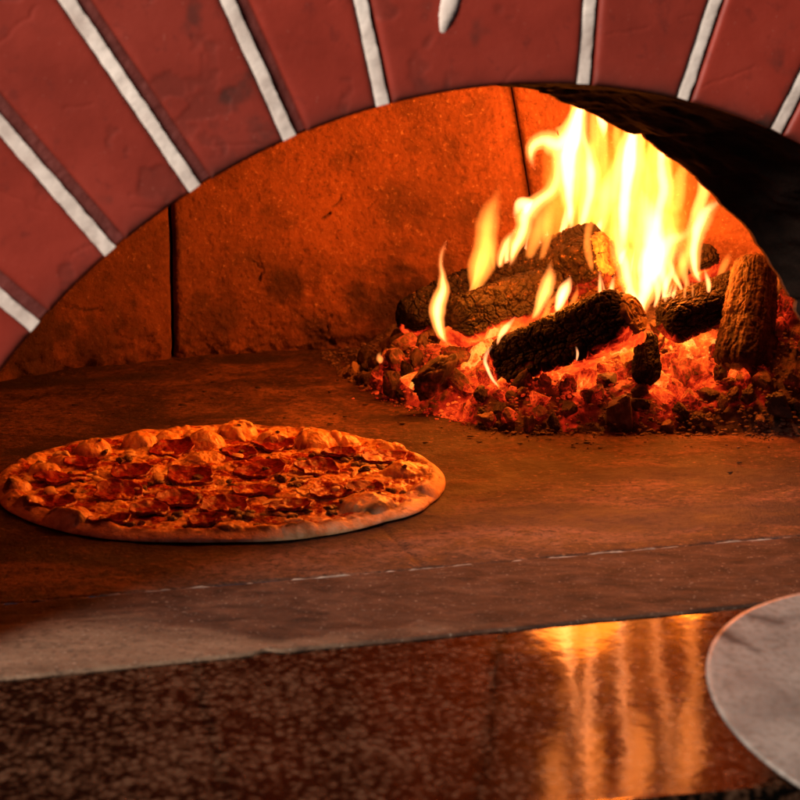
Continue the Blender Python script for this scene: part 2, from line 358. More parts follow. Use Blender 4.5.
# ------------------------------------------------------------------ brick arch
# front plane stands on the sill's front edge; survey points of the photo are laid onto it
def plane_hit(px, py, A, N, z0=None):
    v = (py-400)/FPX; d = np.array([(px-400)/FPX, math.cos(PITCH)-v*math.sin(PITCH), -(math.sin(PITCH)+v*math.cos(PITCH))])
    k = (A@N)/(d[:2]@N); p = d*k; p[2] += CAMH; return p
FPA = EA + EN*.006; IPA = JA + JN*.0
def uvF(px, py):
    p = plane_hit(px, py, FPA, EN); return np.array([(p[:2]-FPA)@ED, p[2]])
def uvI(px, py):
    p = plane_hit(px, py, IPA, JN); return np.array([(p[:2]-IPA)@JD, p[2]])
def fit_circle(P):
    A = np.c_[2*P, np.ones(len(P))]; s = np.linalg.lstsq(A, (P**2).sum(1), rcond=None)[0]; return s[:2], math.sqrt(s[2]+s[:2]@s[:2])
aF = np.radians(np.linspace(20, 160, 15))
def ringF(r): return np.array([uvF(515+r*math.cos(a), 680-r*math.sin(a)) for a in aF])
cF, rF = fit_circle(ringF(597)); 
cI, rI = fit_circle(np.array([uvI(416+430*math.cos(a), 505-430*math.sin(a)) for a in np.radians(np.linspace(15, 120, 15))]))
#print('FRONT ARCH', cF, rF, 'INNER', cI, rI)
def w3(uv, depth=0, A=None, D=None, N=None):
    A = FPA if A is None else A; D = ED if D is None else D; N = EN if N is None else N
    uv = np.asarray(uv); return np.c_[A + uv[:, :1]*D + N*(depth if np.ndim(depth) == 0 else depth[:, None]), uv[:, 1]]
# joints: (inner pixel), (outer pixel) of the centre of each pale mortar line
JT = [((-66, 815), (-330, 860)), ((-82, 690), (-335, 690)), ((-66, 567), (-330, 520)), ((-20, 440), (-240, 330)), ((29, 321), (-190, 140)), ((101, 241), (-100, 10)), ((186, 176), (24, -62)),
      ((284, 127), (185, -92)), ((380, 97), (330, -140)), ((582, 85), (600, -150)), ((679, 105), (755, -126)),
      ((768, 143), (890, -95)), ((860, 205), (1040, 10)), ((940, 290), (1150, 130)), ((1010, 390), (1250, 280)), ((1070, 520), (1330, 440)), ((1111, 645), (1390, 630)), ((1104, 770), (1390, 800))]
ROUT = rF*836/597.
def ray_uv(inner, outer):
    a = uvF(*inner); b = uvF(*outer); d = (b-a)/np.linalg.norm(b-a)
    def hit(r):
        o = a-cF; B = o@d; c = o@o-r*r; return a + d*(-B+math.sqrt(max(0, B*B-c)))
    return hit(rF), hit(ROUT)
lines = [ray_uv(*j) for j in JT]
MW = .0078        # visible mortar width
BW = .0078        # dark red recessed band right of it
def brick_panel(La, Lb, seed, ga, gb):
    """front face between two joints: ga, gb = half gaps cut away at its left and right"""
    n, m = 90, 150
    (ai, ao), (bi, bo) = La, Lb
    s = np.linspace(0, 1, n)[:, None, None]; t = np.linspace(0, 1, m)[None, :, None]
    ai, bi = ai + (bi-ai)/np.linalg.norm(bi-ai)*ga, bi - (bi-ai)/np.linalg.norm(bi-ai)*gb
    ao, bo = ao + (bo-ao)/np.linalg.norm(bo-ao)*ga, bo - (bo-ao)/np.linalg.norm(bo-ao)*gb
    g = (ai*(1-t)+ao*t)*(1-s) + (bi*(1-t)+bo*t)*s
    # follow the arc at inner and outer end
    q = g.reshape(-1, 2); rr = np.linalg.norm(q-cF, axis=1); tt = np.tile(np.linspace(0, 1, m), n)
    want = rF + (ROUT-rF)*tt; q = cF + (q-cF)/rr[:, None]*want[:, None]
    wd = np.linalg.norm(bi-ai); wo = np.linalg.norm(bo-ao); wl = wd+(wo-wd)*tt; ss = np.repeat(np.linspace(0, 1, n), m)
    de = np.minimum(np.minimum(ss*wl, (1-ss)*wl), np.minimum(tt, 1-tt)*(ROUT-rF))
    n3 = np.c_[q*1., np.full(len(q), seed*3.7)]
    ir = 1+1.4*(fbm(n3*60, 3, seed)-.3)
    dep = .0022*np.exp(-de/(.0010*ir)) + (fbm(n3*22, 4, seed+3)-.5)*.0009
    pit = sst(.66, .74, fbm(n3*38, 4, seed+9)); dep = dep + pit*.0004
    # scratches
    rg = np.random.default_rng(seed)
    for k in range(3):
        c = q[rg.integers(len(q))]; an = rg.uniform(-.6, .9); dd = np.array([math.cos(an), math.sin(an)])*rg.uniform(.008, .022)
        dep = dep + .0003*np.exp(-(seg_dist(q+np.c_[wob(q, seed+k, .004, 120), wob(q, seed+k+5, .004, 120)], c-dd, c+dd)/.0007)**2)
    wear = .85*np.exp(-((rr-rF)*(tt < .5)+9*(tt >= .5))/.0035)*0 + .8*np.exp(-(want-rF)/.0055)*(.3+1.1*fbm(n3*60, 3, 4)) + .5*sst(.60, .72, fbm(n3*26, 5, 17))*sst(.4, .6, fbm(n3*6, 2, 19)) + .22*(((seed*37) % 7)/7.) + pit*.2
    P = w3(q, dep-.004)
    # sides run back into the wall
    G = P.reshape(n, m, 3); ring = np.concatenate([G[:, 0], G[-1, 1:], G[::-1, -1][1:], G[0, ::-1][1:-1]])
    back = ring + np.r_[EN*.11, 0]
    V = np.concatenate([P, ring, back]); k = len(ring); o = len(P)
    F = grid_faces(n, m).tolist() + [[o+i, o+(i+1) % k, o+k+(i+1) % k, o+k+i] for i in range(k)]
    return V, F, np.concatenate([np.clip(wear, 0, 1), np.full(2*k, .2)])
def merge(parts):
    V, F, A, o = [], [], [], 0
    for v, f, a in parts:
        V.append(v); F += [[i+o for i in q] for q in f]; A.append(a); o += len(v)
    return np.concatenate(V), F, np.concatenate(A)
arch = [brick_panel(lines[i], lines[i+1], 11+i, MW/2+BW*(1.0 if i < 8 else .35), MW/2+.0004) for i in range(len(lines)-1)]
V, F, A = merge(arch)
brk = obj('brick_arch', V, F, m_brick, oven, attrs={'wear': A})
mort = []; band = []
def mortar_strip(La, w0, w1, off0, off1, depth, seed, tin=0., tout=1., amp=.0011):
    (i_, o_) = La; d = (o_-i_)/np.linalg.norm(o_-i_); nn = np.array([d[1], -d[0]])    # nn to the right
    n, m = 170, 9; t = np.linspace(tin, tout, n); c = i_ + (o_-i_)*t[:, None]
    e1 = (fbm(np.c_[t*26, t*0+seed, t*0], 4, seed)-.5)*amp*2; e2 = (fbm(np.c_[t*26, t*0+seed+5, t*0], 4, seed)-.5)*amp*2
    s = np.linspace(0, 1, m)
    a = (off0+(off1-off0)*0 - w0/2)+e1; b = (off1 + w1/2)+e2
    G = c[:, None] + nn*((a[:, None]*(1-s)+b[:, None]*s)[..., None])
    q = G.reshape(-1, 2); n3 = np.c_[q, np.full(len(q), seed)]
    ss = np.tile(s, n)
    dep = depth - .0004*np.sin(ss*PI)**.3 + (fbm(n3*110, 3, seed)-.5)*.0011
    P = w3(q, dep); Gd = P.reshape(n, m, 3); ring = np.concatenate([Gd[:, 0], Gd[-1, 1:], Gd[::-1, -1][1:], Gd[0, ::-1][1:-1]])
    back = ring + np.r_[EN*.1, 0]; k = len(ring); o = len(P)
    return np.concatenate([P, back, ring]), grid_faces(n, m).tolist() + [[o+k+i, o+k+(i+1) % k, o+(i+1) % k, o+i] for i in range(k)], np.zeros(len(P)+2*k)
for i, L in enumerate(lines):
    mort.append(mortar_strip(L, MW, MW, 0, 0, -.0022 if i < 8 else -.002, 50+i, .003, .985, .0007))
    band.append(mortar_strip(L, BW, BW, MW/2+BW*.5, MW/2+BW*.5, .0035, 70+i, .002, .99, .0004))
# the stray wedge of mortar at the top of the wide keystone
W0 = uvF(439, 37); W1 = uvF(476, -110)
t = np.linspace(0, 1, 60); ww = .0072*np.sqrt(np.clip(t*3.2, 0, 1)); c = W0 + (W1-W0)*t[:, None]; d = (W1-W0)/np.linalg.norm(W1-W0); nn = np.array([d[1], -d[0]])
s = np.linspace(-1, 1, 9); G = (c[:, None] + nn*((ww*(.85+.4*fbm(np.c_[t*20, t*0, t*0], 3, 4)))[:, None]*s)[..., None]).reshape(-1, 2)
mort.append((w3(G, -.0035-.0035*np.sqrt(np.clip(1-np.tile(s, 60)**2, 0, 1))*np.repeat(np.clip(t*8, 0, 1), 9)+.0008*fbm(np.c_[G*150, G[:, :1]], 3, 8)), grid_faces(60, 9).tolist(), np.zeros(540)))
V, F, A = merge(mort); obj('mortar', V, F, m_mortar, brk)
for V, F, A in band: obj('joint_band', V, F, m_band, brk)
# plaster wall round the arch
n = 120; a = np.linspace(-.3, PI+.3, n); c0 = cF + (ROUT+.003)*np.c_[np.cos(a), np.sin(a)]; c1 = cF + (ROUT+.006)*np.c_[np.cos(a), np.sin(a)]; c2 = cF + 1.1*np.c_[np.cos(a), np.sin(a)]
V = np.stack([w3(c0, .05), w3(c0, .004), w3(c1, .0), w3(c2, 0.)], 1); obj('plaster_wall', V.reshape(-1, 3), grid_faces(n, 4), m_plaster, oven)
# soffit between the two arches, chamber's front wall
n, m = 420, 90
a = np.linspace(-.02, PI+.02, n)
def low(q, z0=-.01):   # bring the feet straight down to the floor
    q = q.copy(); return q
def ring_pts(c, r, z0):
    k0 = math.asin(np.clip((z0-c[1])/r, -1, 1)); a = np.linspace(k0, PI-k0, n) if c[1]+0 < z0 else np.linspace(0, PI, n)
    q = c + r*np.c_[np.cos(a), np.sin(a)]
    if c[1] > z0:
        ft = int(n*.06); q = np.concatenate([np.c_[np.full(ft, c[0]+r), np.linspace(z0, c[1], ft, endpoint=False)], c + r*np.c_[np.cos(np.linspace(0, PI, n-2*ft)), np.sin(np.linspace(0, PI, n-2*ft))], np.c_[np.full(ft, c[0]-r), np.linspace(c[1], z0, ft+1)[1:]]])
    return q
qa = ring_pts(cF, rF-.0005, -.01); qb = ring_pts(cI, rI, -.01)
e = (fbm(np.c_[np.linspace(0, 60, n), np.zeros(n), np.zeros(n)], 4, 91)-.5); e2 = sst(.62, .8, fbm(np.c_[np.linspace(0, 110, n), np.ones(n), np.zeros(n)], 3, 95))
qb = qb + (qb-cI)/np.linalg.norm(qb-cI, axis=1)[:, None]*(e*.006+e2*.004)[:, None]
PA = w3(qa, .004); PBk = w3(qb, 0., IPA, JD, JN); PC = w3(cI + (qb-cI)*np.array([1.0, 1.0]), .006, IPA, JD, JN); PD = w3(cI + (qb-cI)*2.1, .006, IPA, JD, JN)
t = np.linspace(0, 1, m)[None, :, None]; G = PA[:, None]*(1-t) + PBk[:, None]*t
q = G.reshape(-1, 3); G = (q + (fbm(q*30, 4, 66)[:, None]-.5)*.008*np.minimum(1, 4*np.tile(np.minimum(t.ravel(), 1-t.ravel()), n))[:, None]).reshape(n, m, 3)
obj('arch_lining', G.reshape(-1, 3), grid_faces(n, m), m_soot, oven)
V = np.stack([PBk, PC, PD], 1); obj('chamber_front_wall', V.reshape(-1, 3), grid_faces(n, 3), m_ref, oven, attrs={'soot_shade': np.full(3*n, .35)})

# ------------------------------------------------------------------ domed chamber wall, three slabs with open joints
DC = np.array([0., 1.735]); DR = .515
def dome_r(z): return np.where(z < .15, DR, DR*np.sqrt(np.clip(1-((z-.15)/.44)**2, 0, 1)))
def az_at(z, k):   # the joints
    return {0: math.radians(228)+0*z, 1: math.radians(116.3)+.32*np.clip(z-.16, 0, 1)*0, 2: math.radians(74.8)+np.radians(16)*np.clip(z-.12, 0, .2), 3: math.radians(33)+0*z, 4: math.radians(-25)+0*z}[k]
CR = [[(345, 186), (340, 200), (330, 214), (322, 219)], [(331, 316), (328, 328), (329, 340), (335, 347)], [(60, 300), (82, 311), (104, 309)], [(252, 262), (262, 270), (259, 281)]]
crack3 = [[PB(x, y, 2.2 if x > 150 else 2.12) for x, y in c] for c in CR]
for c in crack3:
    for i, p in enumerate(c):   # push each crack point onto the wall along its sight line
        o = np.array([0, 0, CAMH]); d = (p-o)/np.linalg.norm(p-o); ks = np.linspace(1.6, 2.6, 2000); w = o + ks[:, None]*d
        f = np.linalg.norm(w[:, :2]-DC, axis=1)-dome_r(w[:, 2]); c[i] = w[np.argmax((f > 0) & (w[:, 1] > 1.7))]
def slab(k, na, nz, ch):
    u = np.linspace(0, 1, na); zz = np.r_[np.linspace(-.005, .4, nz), .4+.19*np.sin(np.linspace(0, PI/2, 40))[1:]]
    U, Z = np.meshgrid(u, zz, indexing='ij'); U = U.ravel(); Z = Z.ravel()
    gap = .0016/DR
    a0 = az_at(Z, k)-gap; a1 = az_at(Z, k+1)+gap; a = a0 + (a1-a0)*U; r = dome_r(Z)
    e0 = (a0-a)*DR; e1 = (a-a1)*DR
    P = np.c_[DC[0]+r*np.cos(a), DC[1]+r*np.sin(a), Z]
    disp = (fbm(P*11, 3, 5)-.5)*.008 + (fbm(P*60, 4, 9)-.5)*.0026 + (fbm(P*230, 2, 12)-.5)*.0014
    rough_foot = np.exp(-np.clip(Z, 0, 1)/.022); disp = disp + rough_foot*((fbm(P*55, 4, 15)-.5)*.02+.004)*1.
    pits = sst(.62, .7, fbm(P*75, 3, 33)); disp = disp + pits*.0007
    disp = disp + .008*np.exp(-e0/(.0016*(1+ch[0]))) + .008*np.exp(-e1/(.0018*(1+ch[1]))) + ch[1]*.0010*sst(.016, .010, e1)
    soot_shade = .5*rough_foot*(fbm(P*40, 3, 22) > .45); soot_shade = np.maximum(soot_shade, .42*sst(-.02, -.40, P[:, 0])*(.6+.8*fbm(P*16, 3, 61)))  # soot at the foot; darker left side paints the firelight's falloff
    for c in crack3:
        Pw = P + (fbm(P*90, 3, 44)-.5)[:, None]*.012
        for p, q in zip(c[:-1], c[1:]):
            ab = q-p; t = np.clip(((Pw-p)@ab)/(ab@ab), 0, 1); d = np.linalg.norm(Pw-(p+t[:, None]*ab), axis=1)
            disp = disp + .003*np.exp(-(d/.0012)**2); soot_shade = np.maximum(soot_shade, .9*np.exp(-(d/.0013)**2))
    for (px, py, Y, rr, s) in [(288, 290, 2.22, .028, .75), (232, 170, 2.2, .03, .45), (110, 345, 2.14, .05, .7), (30, 350, 2.1, .07, .8), (400, 310, 2.25, .05, .8), (330, 345, 2.22, .04, .6), (70, 290, 2.15, .05, .5), (20, 270, 2.1, .09, .5), (140, 240, 2.18, .05, .35), (210, 330, 2.2, .05, .5)]:  # soot patches; the left ones also paint in the fading firelight
        d = np.linalg.norm((P-PB(px, py, Y)), axis=1); soot_shade = np.maximum(soot_shade, s*sst(1.25, .45, d/rr+(fbm(P*45, 4, 55)-.5)*1.6))
    d = disp; rr = r + d; P = np.c_[DC[0]+rr*np.cos(a), DC[1]+rr*np.sin(a), Z]
    n2 = len(zz); F = grid_faces(na, n2); c = P[F].mean(1)
    keep = ((c[:, :2]-IPA)@JN) > .004; F = F[keep]
    obj('wall_slab', P, F, m_ref, oven, attrs={'soot_shade': np.clip(soot_shade, 0, 1)})
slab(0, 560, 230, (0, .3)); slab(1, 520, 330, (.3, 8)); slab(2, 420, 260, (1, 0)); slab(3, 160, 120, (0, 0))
# dark shell behind the joints
U, Z = np.meshgrid(np.linspace(-.5, PI+.9, 110), np.r_[np.linspace(-.01, .4, 20), .4+.19*np.sin(np.linspace(0, PI/2, 14))[1:]], indexing='ij')
r = dome_r(Z)+.02; P = np.c_[(DC[0]+r*np.cos(U)).ravel(), (DC[1]+r*np.sin(U)).ravel(), (Z+.02*(Z > .3)).ravel()]
F = grid_faces(110, 33); c = P[F].mean(1); F = F[((c[:, :2]-IPA)@JN) > .01]
obj('outer_shell', P, F, m_gap, oven)

# ------------------------------------------------------------------ ember bed
def pile_h(x, y):
    # outline of the pile on the hearth: front edge
    xs = np.array([-.075, -.05, 0, .04, .075, .10, .2, .45]); yf = np.array([2.20, 2.09, 1.985, 1.93, 1.885, 1.868, 1.862, 1.858])
    f = np.interp(x, xs, yf) ; d = y-f
    h = .045*(1-np.exp(-np.clip(d, 0, 1)/.035))
    h = h + .10*sst(.26, .42, x)*sst(.0, .10, d) + .02*sst(.1, .25, d)*sst(0.0, .1, x)
    h = h*sst(-.07, .02, x) + .0*x
    return np.where(d > 0, h, -.004), d
n, m = 330, 240
X, Y = np.meshgrid(np.linspace(-.09, .46, n), np.linspace(1.84, 2.235, m), indexing='ij'); X = X.ravel(); Y = Y.ravel()
h, d = pile_h(X, Y); p3 = np.c_[X, Y, np.zeros(len(X))]
f1, f2, cid = voro(np.c_[p3[:, :2]*85, np.zeros(len(X))], 3)
inside = np.hypot(X-DC[0], Y-DC[1]) < DR+.002
Zp = np.where(d > 0, h - .010 + (fbm(p3*60, 4, 8)-.5)*.018*np.minimum(1, np.clip(d, 0, 1)/.02) + .006*np.clip(f2-f1, 0, .5), -.004)
F = grid_faces(n, m); ok = inside[F].all(1); F = F[ok]
m_bed = mat_coal()
obj('ember_bed', np.c_[X, Y, Zp], F, m_bed, attrs={'cav': np.clip(.95-(f2-f1)*1.3, 0, 1), 'zone': np.ones(len(X))}, kind='stuff',
    label='bed of glowing red embers and ash under the burning logs', category='ember bed', heat=.38)
def ico(sub):
    import bmesh
    bm = bmesh.new(); bmesh.ops.create_icosphere(bm, subdivisions=sub, radius=1); v = np.array([x.co[:] for x in bm.verts]); f = [[x.index for x in q.verts] for q in bm.faces]; bm.free(); return v, f
IV4, IF4 = ico(5); IV3, IF3 = ico(3)
def lump(seed, v=IV4, rough=1.):
    rg = np.random.default_rng(seed); p = v + seed*5.1
    f1, f2, cid = voro(p*1.35, seed); g1, g2, _ = voro(p*4.2, seed+3)
    crack = np.clip(1-(f2-f1)/.16, 0, 1); crack2 = np.clip(1-(g2-g1)/.22, 0, 1)
    r = 1 + (fbm(p*.9, 2, seed)-.5)*.9 + (cid-.5)*.34*rough - crack*.12*rough - crack2*.06*rough + (fbm(p*3.2, 4, seed+1)-.5)*.42
    sc = rg.uniform(.72, 1.15, 3)
    q = v*r[:, None]*sc
    # a few flat broken faces
    for k in range(9):
        nn = rg.normal(size=3); nn /= np.linalg.norm(nn); lim = rg.uniform(.48, .75); dd = q@nn-lim; q = q - nn*(np.clip(dd, 0, 9)*.88)[:, None]
    return q, np.clip(np.maximum(crack, crack2*.7), 0, 1)
protos = []
for k in range(9):
    q, cav = lump(100+k); protos.append(mesh('coal', q, IF4, m_bed, {'cav': cav, 'zone': np.ones(len(q))}))
rg = np.random.default_rng(7); random.seed(7); placed = []
CG = dict(label='small craggy charcoal lump in the ember pile under the burning logs', category='coal', group='coals in the ember pile')
def coal(x, y, z, r, **kw):
    o = put('coal', protos[rg.integers(9)], None, (x, y, z), **kw); o.scale = (r*rg.uniform(.8, 1.3), r*rg.uniform(.8, 1.15), r*rg.uniform(.6, .95)); o.rotation_euler = rg.uniform(0, 6.28, 3)
    placed.append((x, y, r)); o['heat'] = kw.get('heat', float(.12+.78*rg.random())); return o
def can(x, y, r, k=.8): return all((x-a)**2+(y-b)**2 > (k*(r+c))**2 for a, b, c in placed)
# single lumps one can point at
coal(*PB(433, 372, 1.945)[:2], .030, .021, label='large dark charcoal lump in front of the left log', category='coal', heat=.3)
coal(*PB(391, 385, 2.0)[:2], .014, .013, label='charcoal lump at the left toe of the ember pile', category='coal', heat=.3)
coal(*PB(618, 408, 1.875)[:2], .014, .016, label='wide grey charcoal lump at the front of the pile below the small upright stub', category='coal', heat=.55)
coal(*PB(778, 402, 1.87)[:2], .024, .018, label='grey ashy lump right of the upright log near the right edge', category='coal', heat=.1)
coal(*PB(690, 372, 1.915)[:2], .040, .024, label='big brown rounded ember lump left of the upright log', category='coal', heat=.45)
cnt = 0; tries = 0
while cnt < 255 and tries < 30000:
    tries += 1
    x, y = rg.uniform(-.06, .43), rg.uniform(1.85, 2.12); h, d = pile_h(np.array([x]), np.array([y])); h = h[0]; d = d[0]
    if d < .004 or math.hypot(x-DC[0], y-DC[1]) > DR-.015: continue
    if d > .17 and rg.random() < .7: continue
    r = rg.choice([.006, .0085, .011, .014, .017], p=[.12, .26, .30, .20, .12])
    if d < .02: r = min(r, .0085)
    if not can(x, y, r, .55): continue
    coal(x, y, h + r*.15, r, **CG); cnt += 1
# cinders: countless crumbs along the foot of the pile
VV, FF, AA, o = [], [], [], 0
IV1, IF1 = ico(2); lows = [lump(300+k, IV1, .8) for k in range(6)]
for k in range(3000):
    x = rg.uniform(-.08, .43); f = np.interp(x, [-.075, -.05, 0, .04, .075, .10, .2, .45], [2.20, 2.09, 1.985, 1.93, 1.885, 1.868, 1.862, 1.858])
    y = f + (rg.exponential(.03)-.006 if k % 2 else rg.uniform(0, .15)); r = rg.uniform(.0007, .0030)
    if rg.random() < .12: y = f - rg.exponential(.012); r *= .5
    if math.hypot(x-DC[0], y-DC[1]) > DR-.01: continue
    h, d = pile_h(np.array([x]), np.array([y])); z = max(h[0], 0)+r*.3
    q, cav = lows[rg.integers(6)]; a = rg.uniform(0, 6.28); ca, sa = math.cos(a), math.sin(a); R = np.array([[ca, -sa, 0], [sa, ca, 0], [0, 0, 1]])
    VV.append((q*np.array([1.2, 1, .7])*r)@R.T + (x, y, z)); FF += [[i+o for i in t_] for t_ in IF1]; AA.append(cav); o += len(q)
obj('cinders', np.concatenate(VV), FF, m_bed, attrs={'cav': np.concatenate(AA), 'zone': np.ones(o)}, kind='stuff', label='fine cinders and ash crumbs along the foot of the ember pile', category='cinders', heat=.55)
# loose crumbs on the hearth
m_crumb = mat_simple('burnt_crumb', (.01, .007, .006), (.05, .03, .02), 200, .8)
for px, py, s in [(308, 428, 3.2), (345, 417, 2.2), (402, 424, 3.0), (470, 437, 2.6), (365, 405, 2.4), (258, 388, 3.2), (205, 392, 2.2), (182, 406, 3.4), (246, 382, 2.0), (520, 444, 2.2), (586, 443, 3), (330, 392, 2), (425, 443, 2), (600, 448, 2), (120, 402, 2.2)]:
    q, cav = lows[rg.integers(6)]; p = floor_pt(px, py); s = s*.0007
    obj('burnt_crumb', q*np.array([2.0, 1.4, .5])*s + p + (0, 0, s*.35), IF1, m_crumb, base=p, label='tiny burnt crumb lying loose on the hearth floor', category='crumb', group='burnt crumbs on the hearth')

for k in range(55):
    x = rg.uniform(-.30, .36); y = rg.uniform(1.80, 2.18) if k % 3 else rg.uniform(1.60, 1.86)
    if pile_h(np.array([x]), np.array([y]))[1][0] > -.004 or math.hypot(x-DC[0], y-DC[1]) > DR-.02 or math.hypot(x+.1425, y-1.694) < .185: continue
    q, cav = lows[rg.integers(6)]; s_ = rg.uniform(.0008, .0022); p = np.array([x, y, 0])
    obj('burnt_crumb', q*np.array([rg.uniform(1, 2.2), 1.2, .5])*s_ + p + (0, 0, s_*.35), IF1, m_crumb, base=p, label='tiny burnt crumb lying loose on the hearth floor', category='crumb', group='burnt crumbs on the hearth')
# ------------------------------------------------------------------ logs
m_char = mat_wood('charred_wood', (.003, .0025, .002), (.008, .005, .0035), (.030, .016, .009), 1)
m_bark = mat_wood('brown_bark', (.016, .008, .005), (.050, .023, .012), (.12, .06, .03), 1)
m_cut = mat_wood('burnt_end_grain', (.05, .028, .016), (.22, .13, .07), (.45, .29, .16), 1)
def log(p0, p1, r0, r1, seed, label, mat=m_char, style='block', flat=1., under=.8, ends=(0, 0), gth=(-.25, -.95), gl=1., bend=0., name='firewood_log', cut=None):
    p0, p1 = np.array(p0), np.array(p1); ax = p1-p0; L = np.linalg.norm(ax); ax /= L
    up = np.array([0, 0, 1.]) if abs(ax[2]) < .8 else np.array([0, -1., 0]); sx = np.cross(ax, up); sx /= np.linalg.norm(sx); uy = np.cross(sx, ax)
    n = 260; m = 240; t = np.linspace(0, 1, n)
    # parametrised with rings closing at both ends
    cap = 16; tc = np.r_[np.zeros(cap), t, np.ones(cap)]
    rad = np.r_[np.linspace(0.01, .97, cap), np.ones(n), np.linspace(.97, .01, cap)]
    push = np.r_[-(1-np.linspace(0, 1, cap)**3)*.0025, np.zeros(n), (1-np.linspace(1, 0, cap)**3)*.0025]
    T, A_ = np.meshgrid(tc, np.linspace(0, 2*PI, m, endpoint=False), indexing='ij'); RR = np.repeat(rad, m); PU = np.repeat(push, m); T = T.ravel(); A_ = A_.ravel()
    rr = r0+(r1-r0)*T
    cs, sn = np.cos(A_), np.sin(A_)
    s3 = np.c_[cs*rr, sn*rr, T*L]*1000/22 + seed*3.3
    prof = 1 + (fbm(np.c_[cs*1.1, sn*1.1, T*1.2]+seed, 2, seed)-.5)*.34
    if style == 'block':
        q4 = A_ + seed*.7; prof = prof*(np.abs(np.cos(q4))**5+np.abs(np.sin(q4))**5)**(-1/5.)*.93
    wp = s3 + (fbm(s3*1.2, 3, seed+2)[:, None]-.5)*.4
    if style == 'block':
        f1, f2, cid = voro(wp*np.array([2.3, 2.3, 1.7]), seed, .9); f2b = f2-f1
        g1, g2, cid2 = voro(wp*np.array([5.5, 5.5, 3.2]), seed+5, .9)
        crack = np.clip(1-f2b/.11, 0, 1); c2 = np.clip(1-(g2-g1)/.14, 0, 1)
        disp = -crack*.0026 - c2*.0013 + (cid-.5)*.0012 + (cid2-.5)*.0013 + (fbm(s3*3.2, 3, seed+3)-.5)*.003
    else:
        bk = wp*np.array([3.4, 3.4, .8]); f1, f2, cid = voro(bk, seed, 1.); g1, g2, cid2 = voro(wp*np.array([7., 7., 3.6]), seed+5, 1.)
        crack = np.clip(1-(f2-f1)/.20, 0, 1); c2 = np.clip(1-(g2-g1)/.22, 0, 1)
        disp = -crack*.0008 - c2*.0003 + (cid-.5)*.0006 + (cid2-.5)*.0004 + (fbm(s3*4, 3, seed+3)-.5)*.003
    gn = fbm(s3*np.array([5, 5, .55])+3, 4, seed+11); disp = disp + (gn-.5)*.0030; crack = np.maximum(crack*.62, sst(.60, .68, 1-gn)*.7)
    endf = np.minimum(T, 1-T)*L
    rr2 = rr*prof*(1-.25*np.exp(-endf/.004)) + disp*sst(0, .003, endf+.001)
    rr2 = rr2*RR
    off = np.sin(T*PI)*bend
    base = p0 + (T*L)[:, None]*ax + (PU + (RR < .99)*((fbm(np.c_[cs*RR*rr, sn*RR*rr, T]*260, 3, seed+8)-.5)*.005))[:, None]*ax
    V = base + (rr2*cs)[:, None]*sx + (rr2*sn*flat)[:, None]*uy + off[:, None]*uy
    V[:, 2] = np.maximum(V[:, 2], .001)
    nz = (sx[2]*cs + uy[2]*sn); wn = fbm(s3*.7, 3, seed+6)
    glow = sst(gth[0], gth[1], nz+(wn-.5)*.9)*under + crack*.30*under*sst(.45, -.4, nz) 
    glow = glow + .55*gl*crack*sst(.5, .66, wn)*.6
    for k, g in enumerate(ends):
        if g: glow = np.maximum(glow, g*sst(.010, .0, (T if k == 0 else 1-T)*L + (wn-.5)*.012)*sst(.55, .9, RR))
    N = n+2*cap
    o = obj(name, V, grid_faces(N, m, True), mat, attrs={'crack': crack*.85, 'glow': np.clip(glow, 0, 1)}, base=p0, label=label, category='log')
    if cut is not None:   # sawn end, a few millimetres thick, as a part
        e = 0 if cut == 0 else 1; q = 26; rr_ = np.linspace(0.02, .9, q); aa = np.linspace(0, 2*PI, 90, endpoint=False)
        Rm, Am = np.meshgrid(rr_, aa, indexing='ij'); Rm = Rm.ravel(); Am = Am.ravel(); re = (r1 if e else r0)*(1+(fbm(np.c_[np.cos(Am)*1.1, np.sin(Am)*1.1, Am*0+e*1.2]+seed, 2, seed)-.5)*.34)*.84
        ringn = fbm(np.c_[Rm*16, np.cos(Am), np.sin(Am)], 3, seed+4)
        dep = .0042 - .006*sst(.85, 1., Rm/.9) + (ringn-.5)*.004 - .003*(np.abs(np.sin(Am*2.5+seed)) < .05)
        sg = 1 if e else -1
        Vc = (p1 if e else p0) + (dep*sg)[:, None]*ax + (re*Rm*np.cos(Am))[:, None]*sx + (re*Rm*np.sin(Am)*flat)[:, None]*uy
        Fc = grid_faces(q, 90, True).tolist()
        o2 = mesh('cut_end', Vc-p0, Fc, m_cut, {'crack': np.clip((.42-ringn)*4, 0, 1), 'glow': .0*ringn}); put('cut_end', o2, o)
    return o
log(PB(404, 322, 2.08), PB(480, 284, 2.13), .020, .021, 1, 'dark charred log lowest at the far left, behind the thin flame', under=.7)
log(PB(451, 325, 1.99), PB(556, 288, 2.05), .0235, .024, 2, 'charred left log with bright orange underside and a thin flame at its left end', under=1., gth=(.05, -.45))
log(PB(492, 287, 2.11), PB(603, 253, 2.055), .0245, .031, 3, 'topmost charred log, highest in the fire with flames rising behind it', under=.6, cut=1)
log(PB(503, 370, 1.955), PB(632, 316, 1.895), .0255, .0265, 4, 'blocky charred log lying front and centre across the embers', under=.9, gth=(-.2, -.7), ends=(.95, 0), cut=1)
log(PB(664, 322, 1.95), PB(742, 292, 1.995), .0195, .0215, 5, 'dark charred log between the white-hot flames and the upright log', under=.55)
log(PB(742, 368, 1.925), PB(757, 259, 1.965), .0275, .0185, 6, 'brown barked log standing upright and leaning at the right of the fire', m_bark, 'bark', under=.0, gl=.0, bend=0.004, cut=0)
log(PB(645, 380, 1.90), PB(647, 336, 1.925), .0125, .0115, 7, 'short charred stub standing upright in the embers below the flames', m_char, 'bark', under=.3, gl=.3, name='wood_stub')
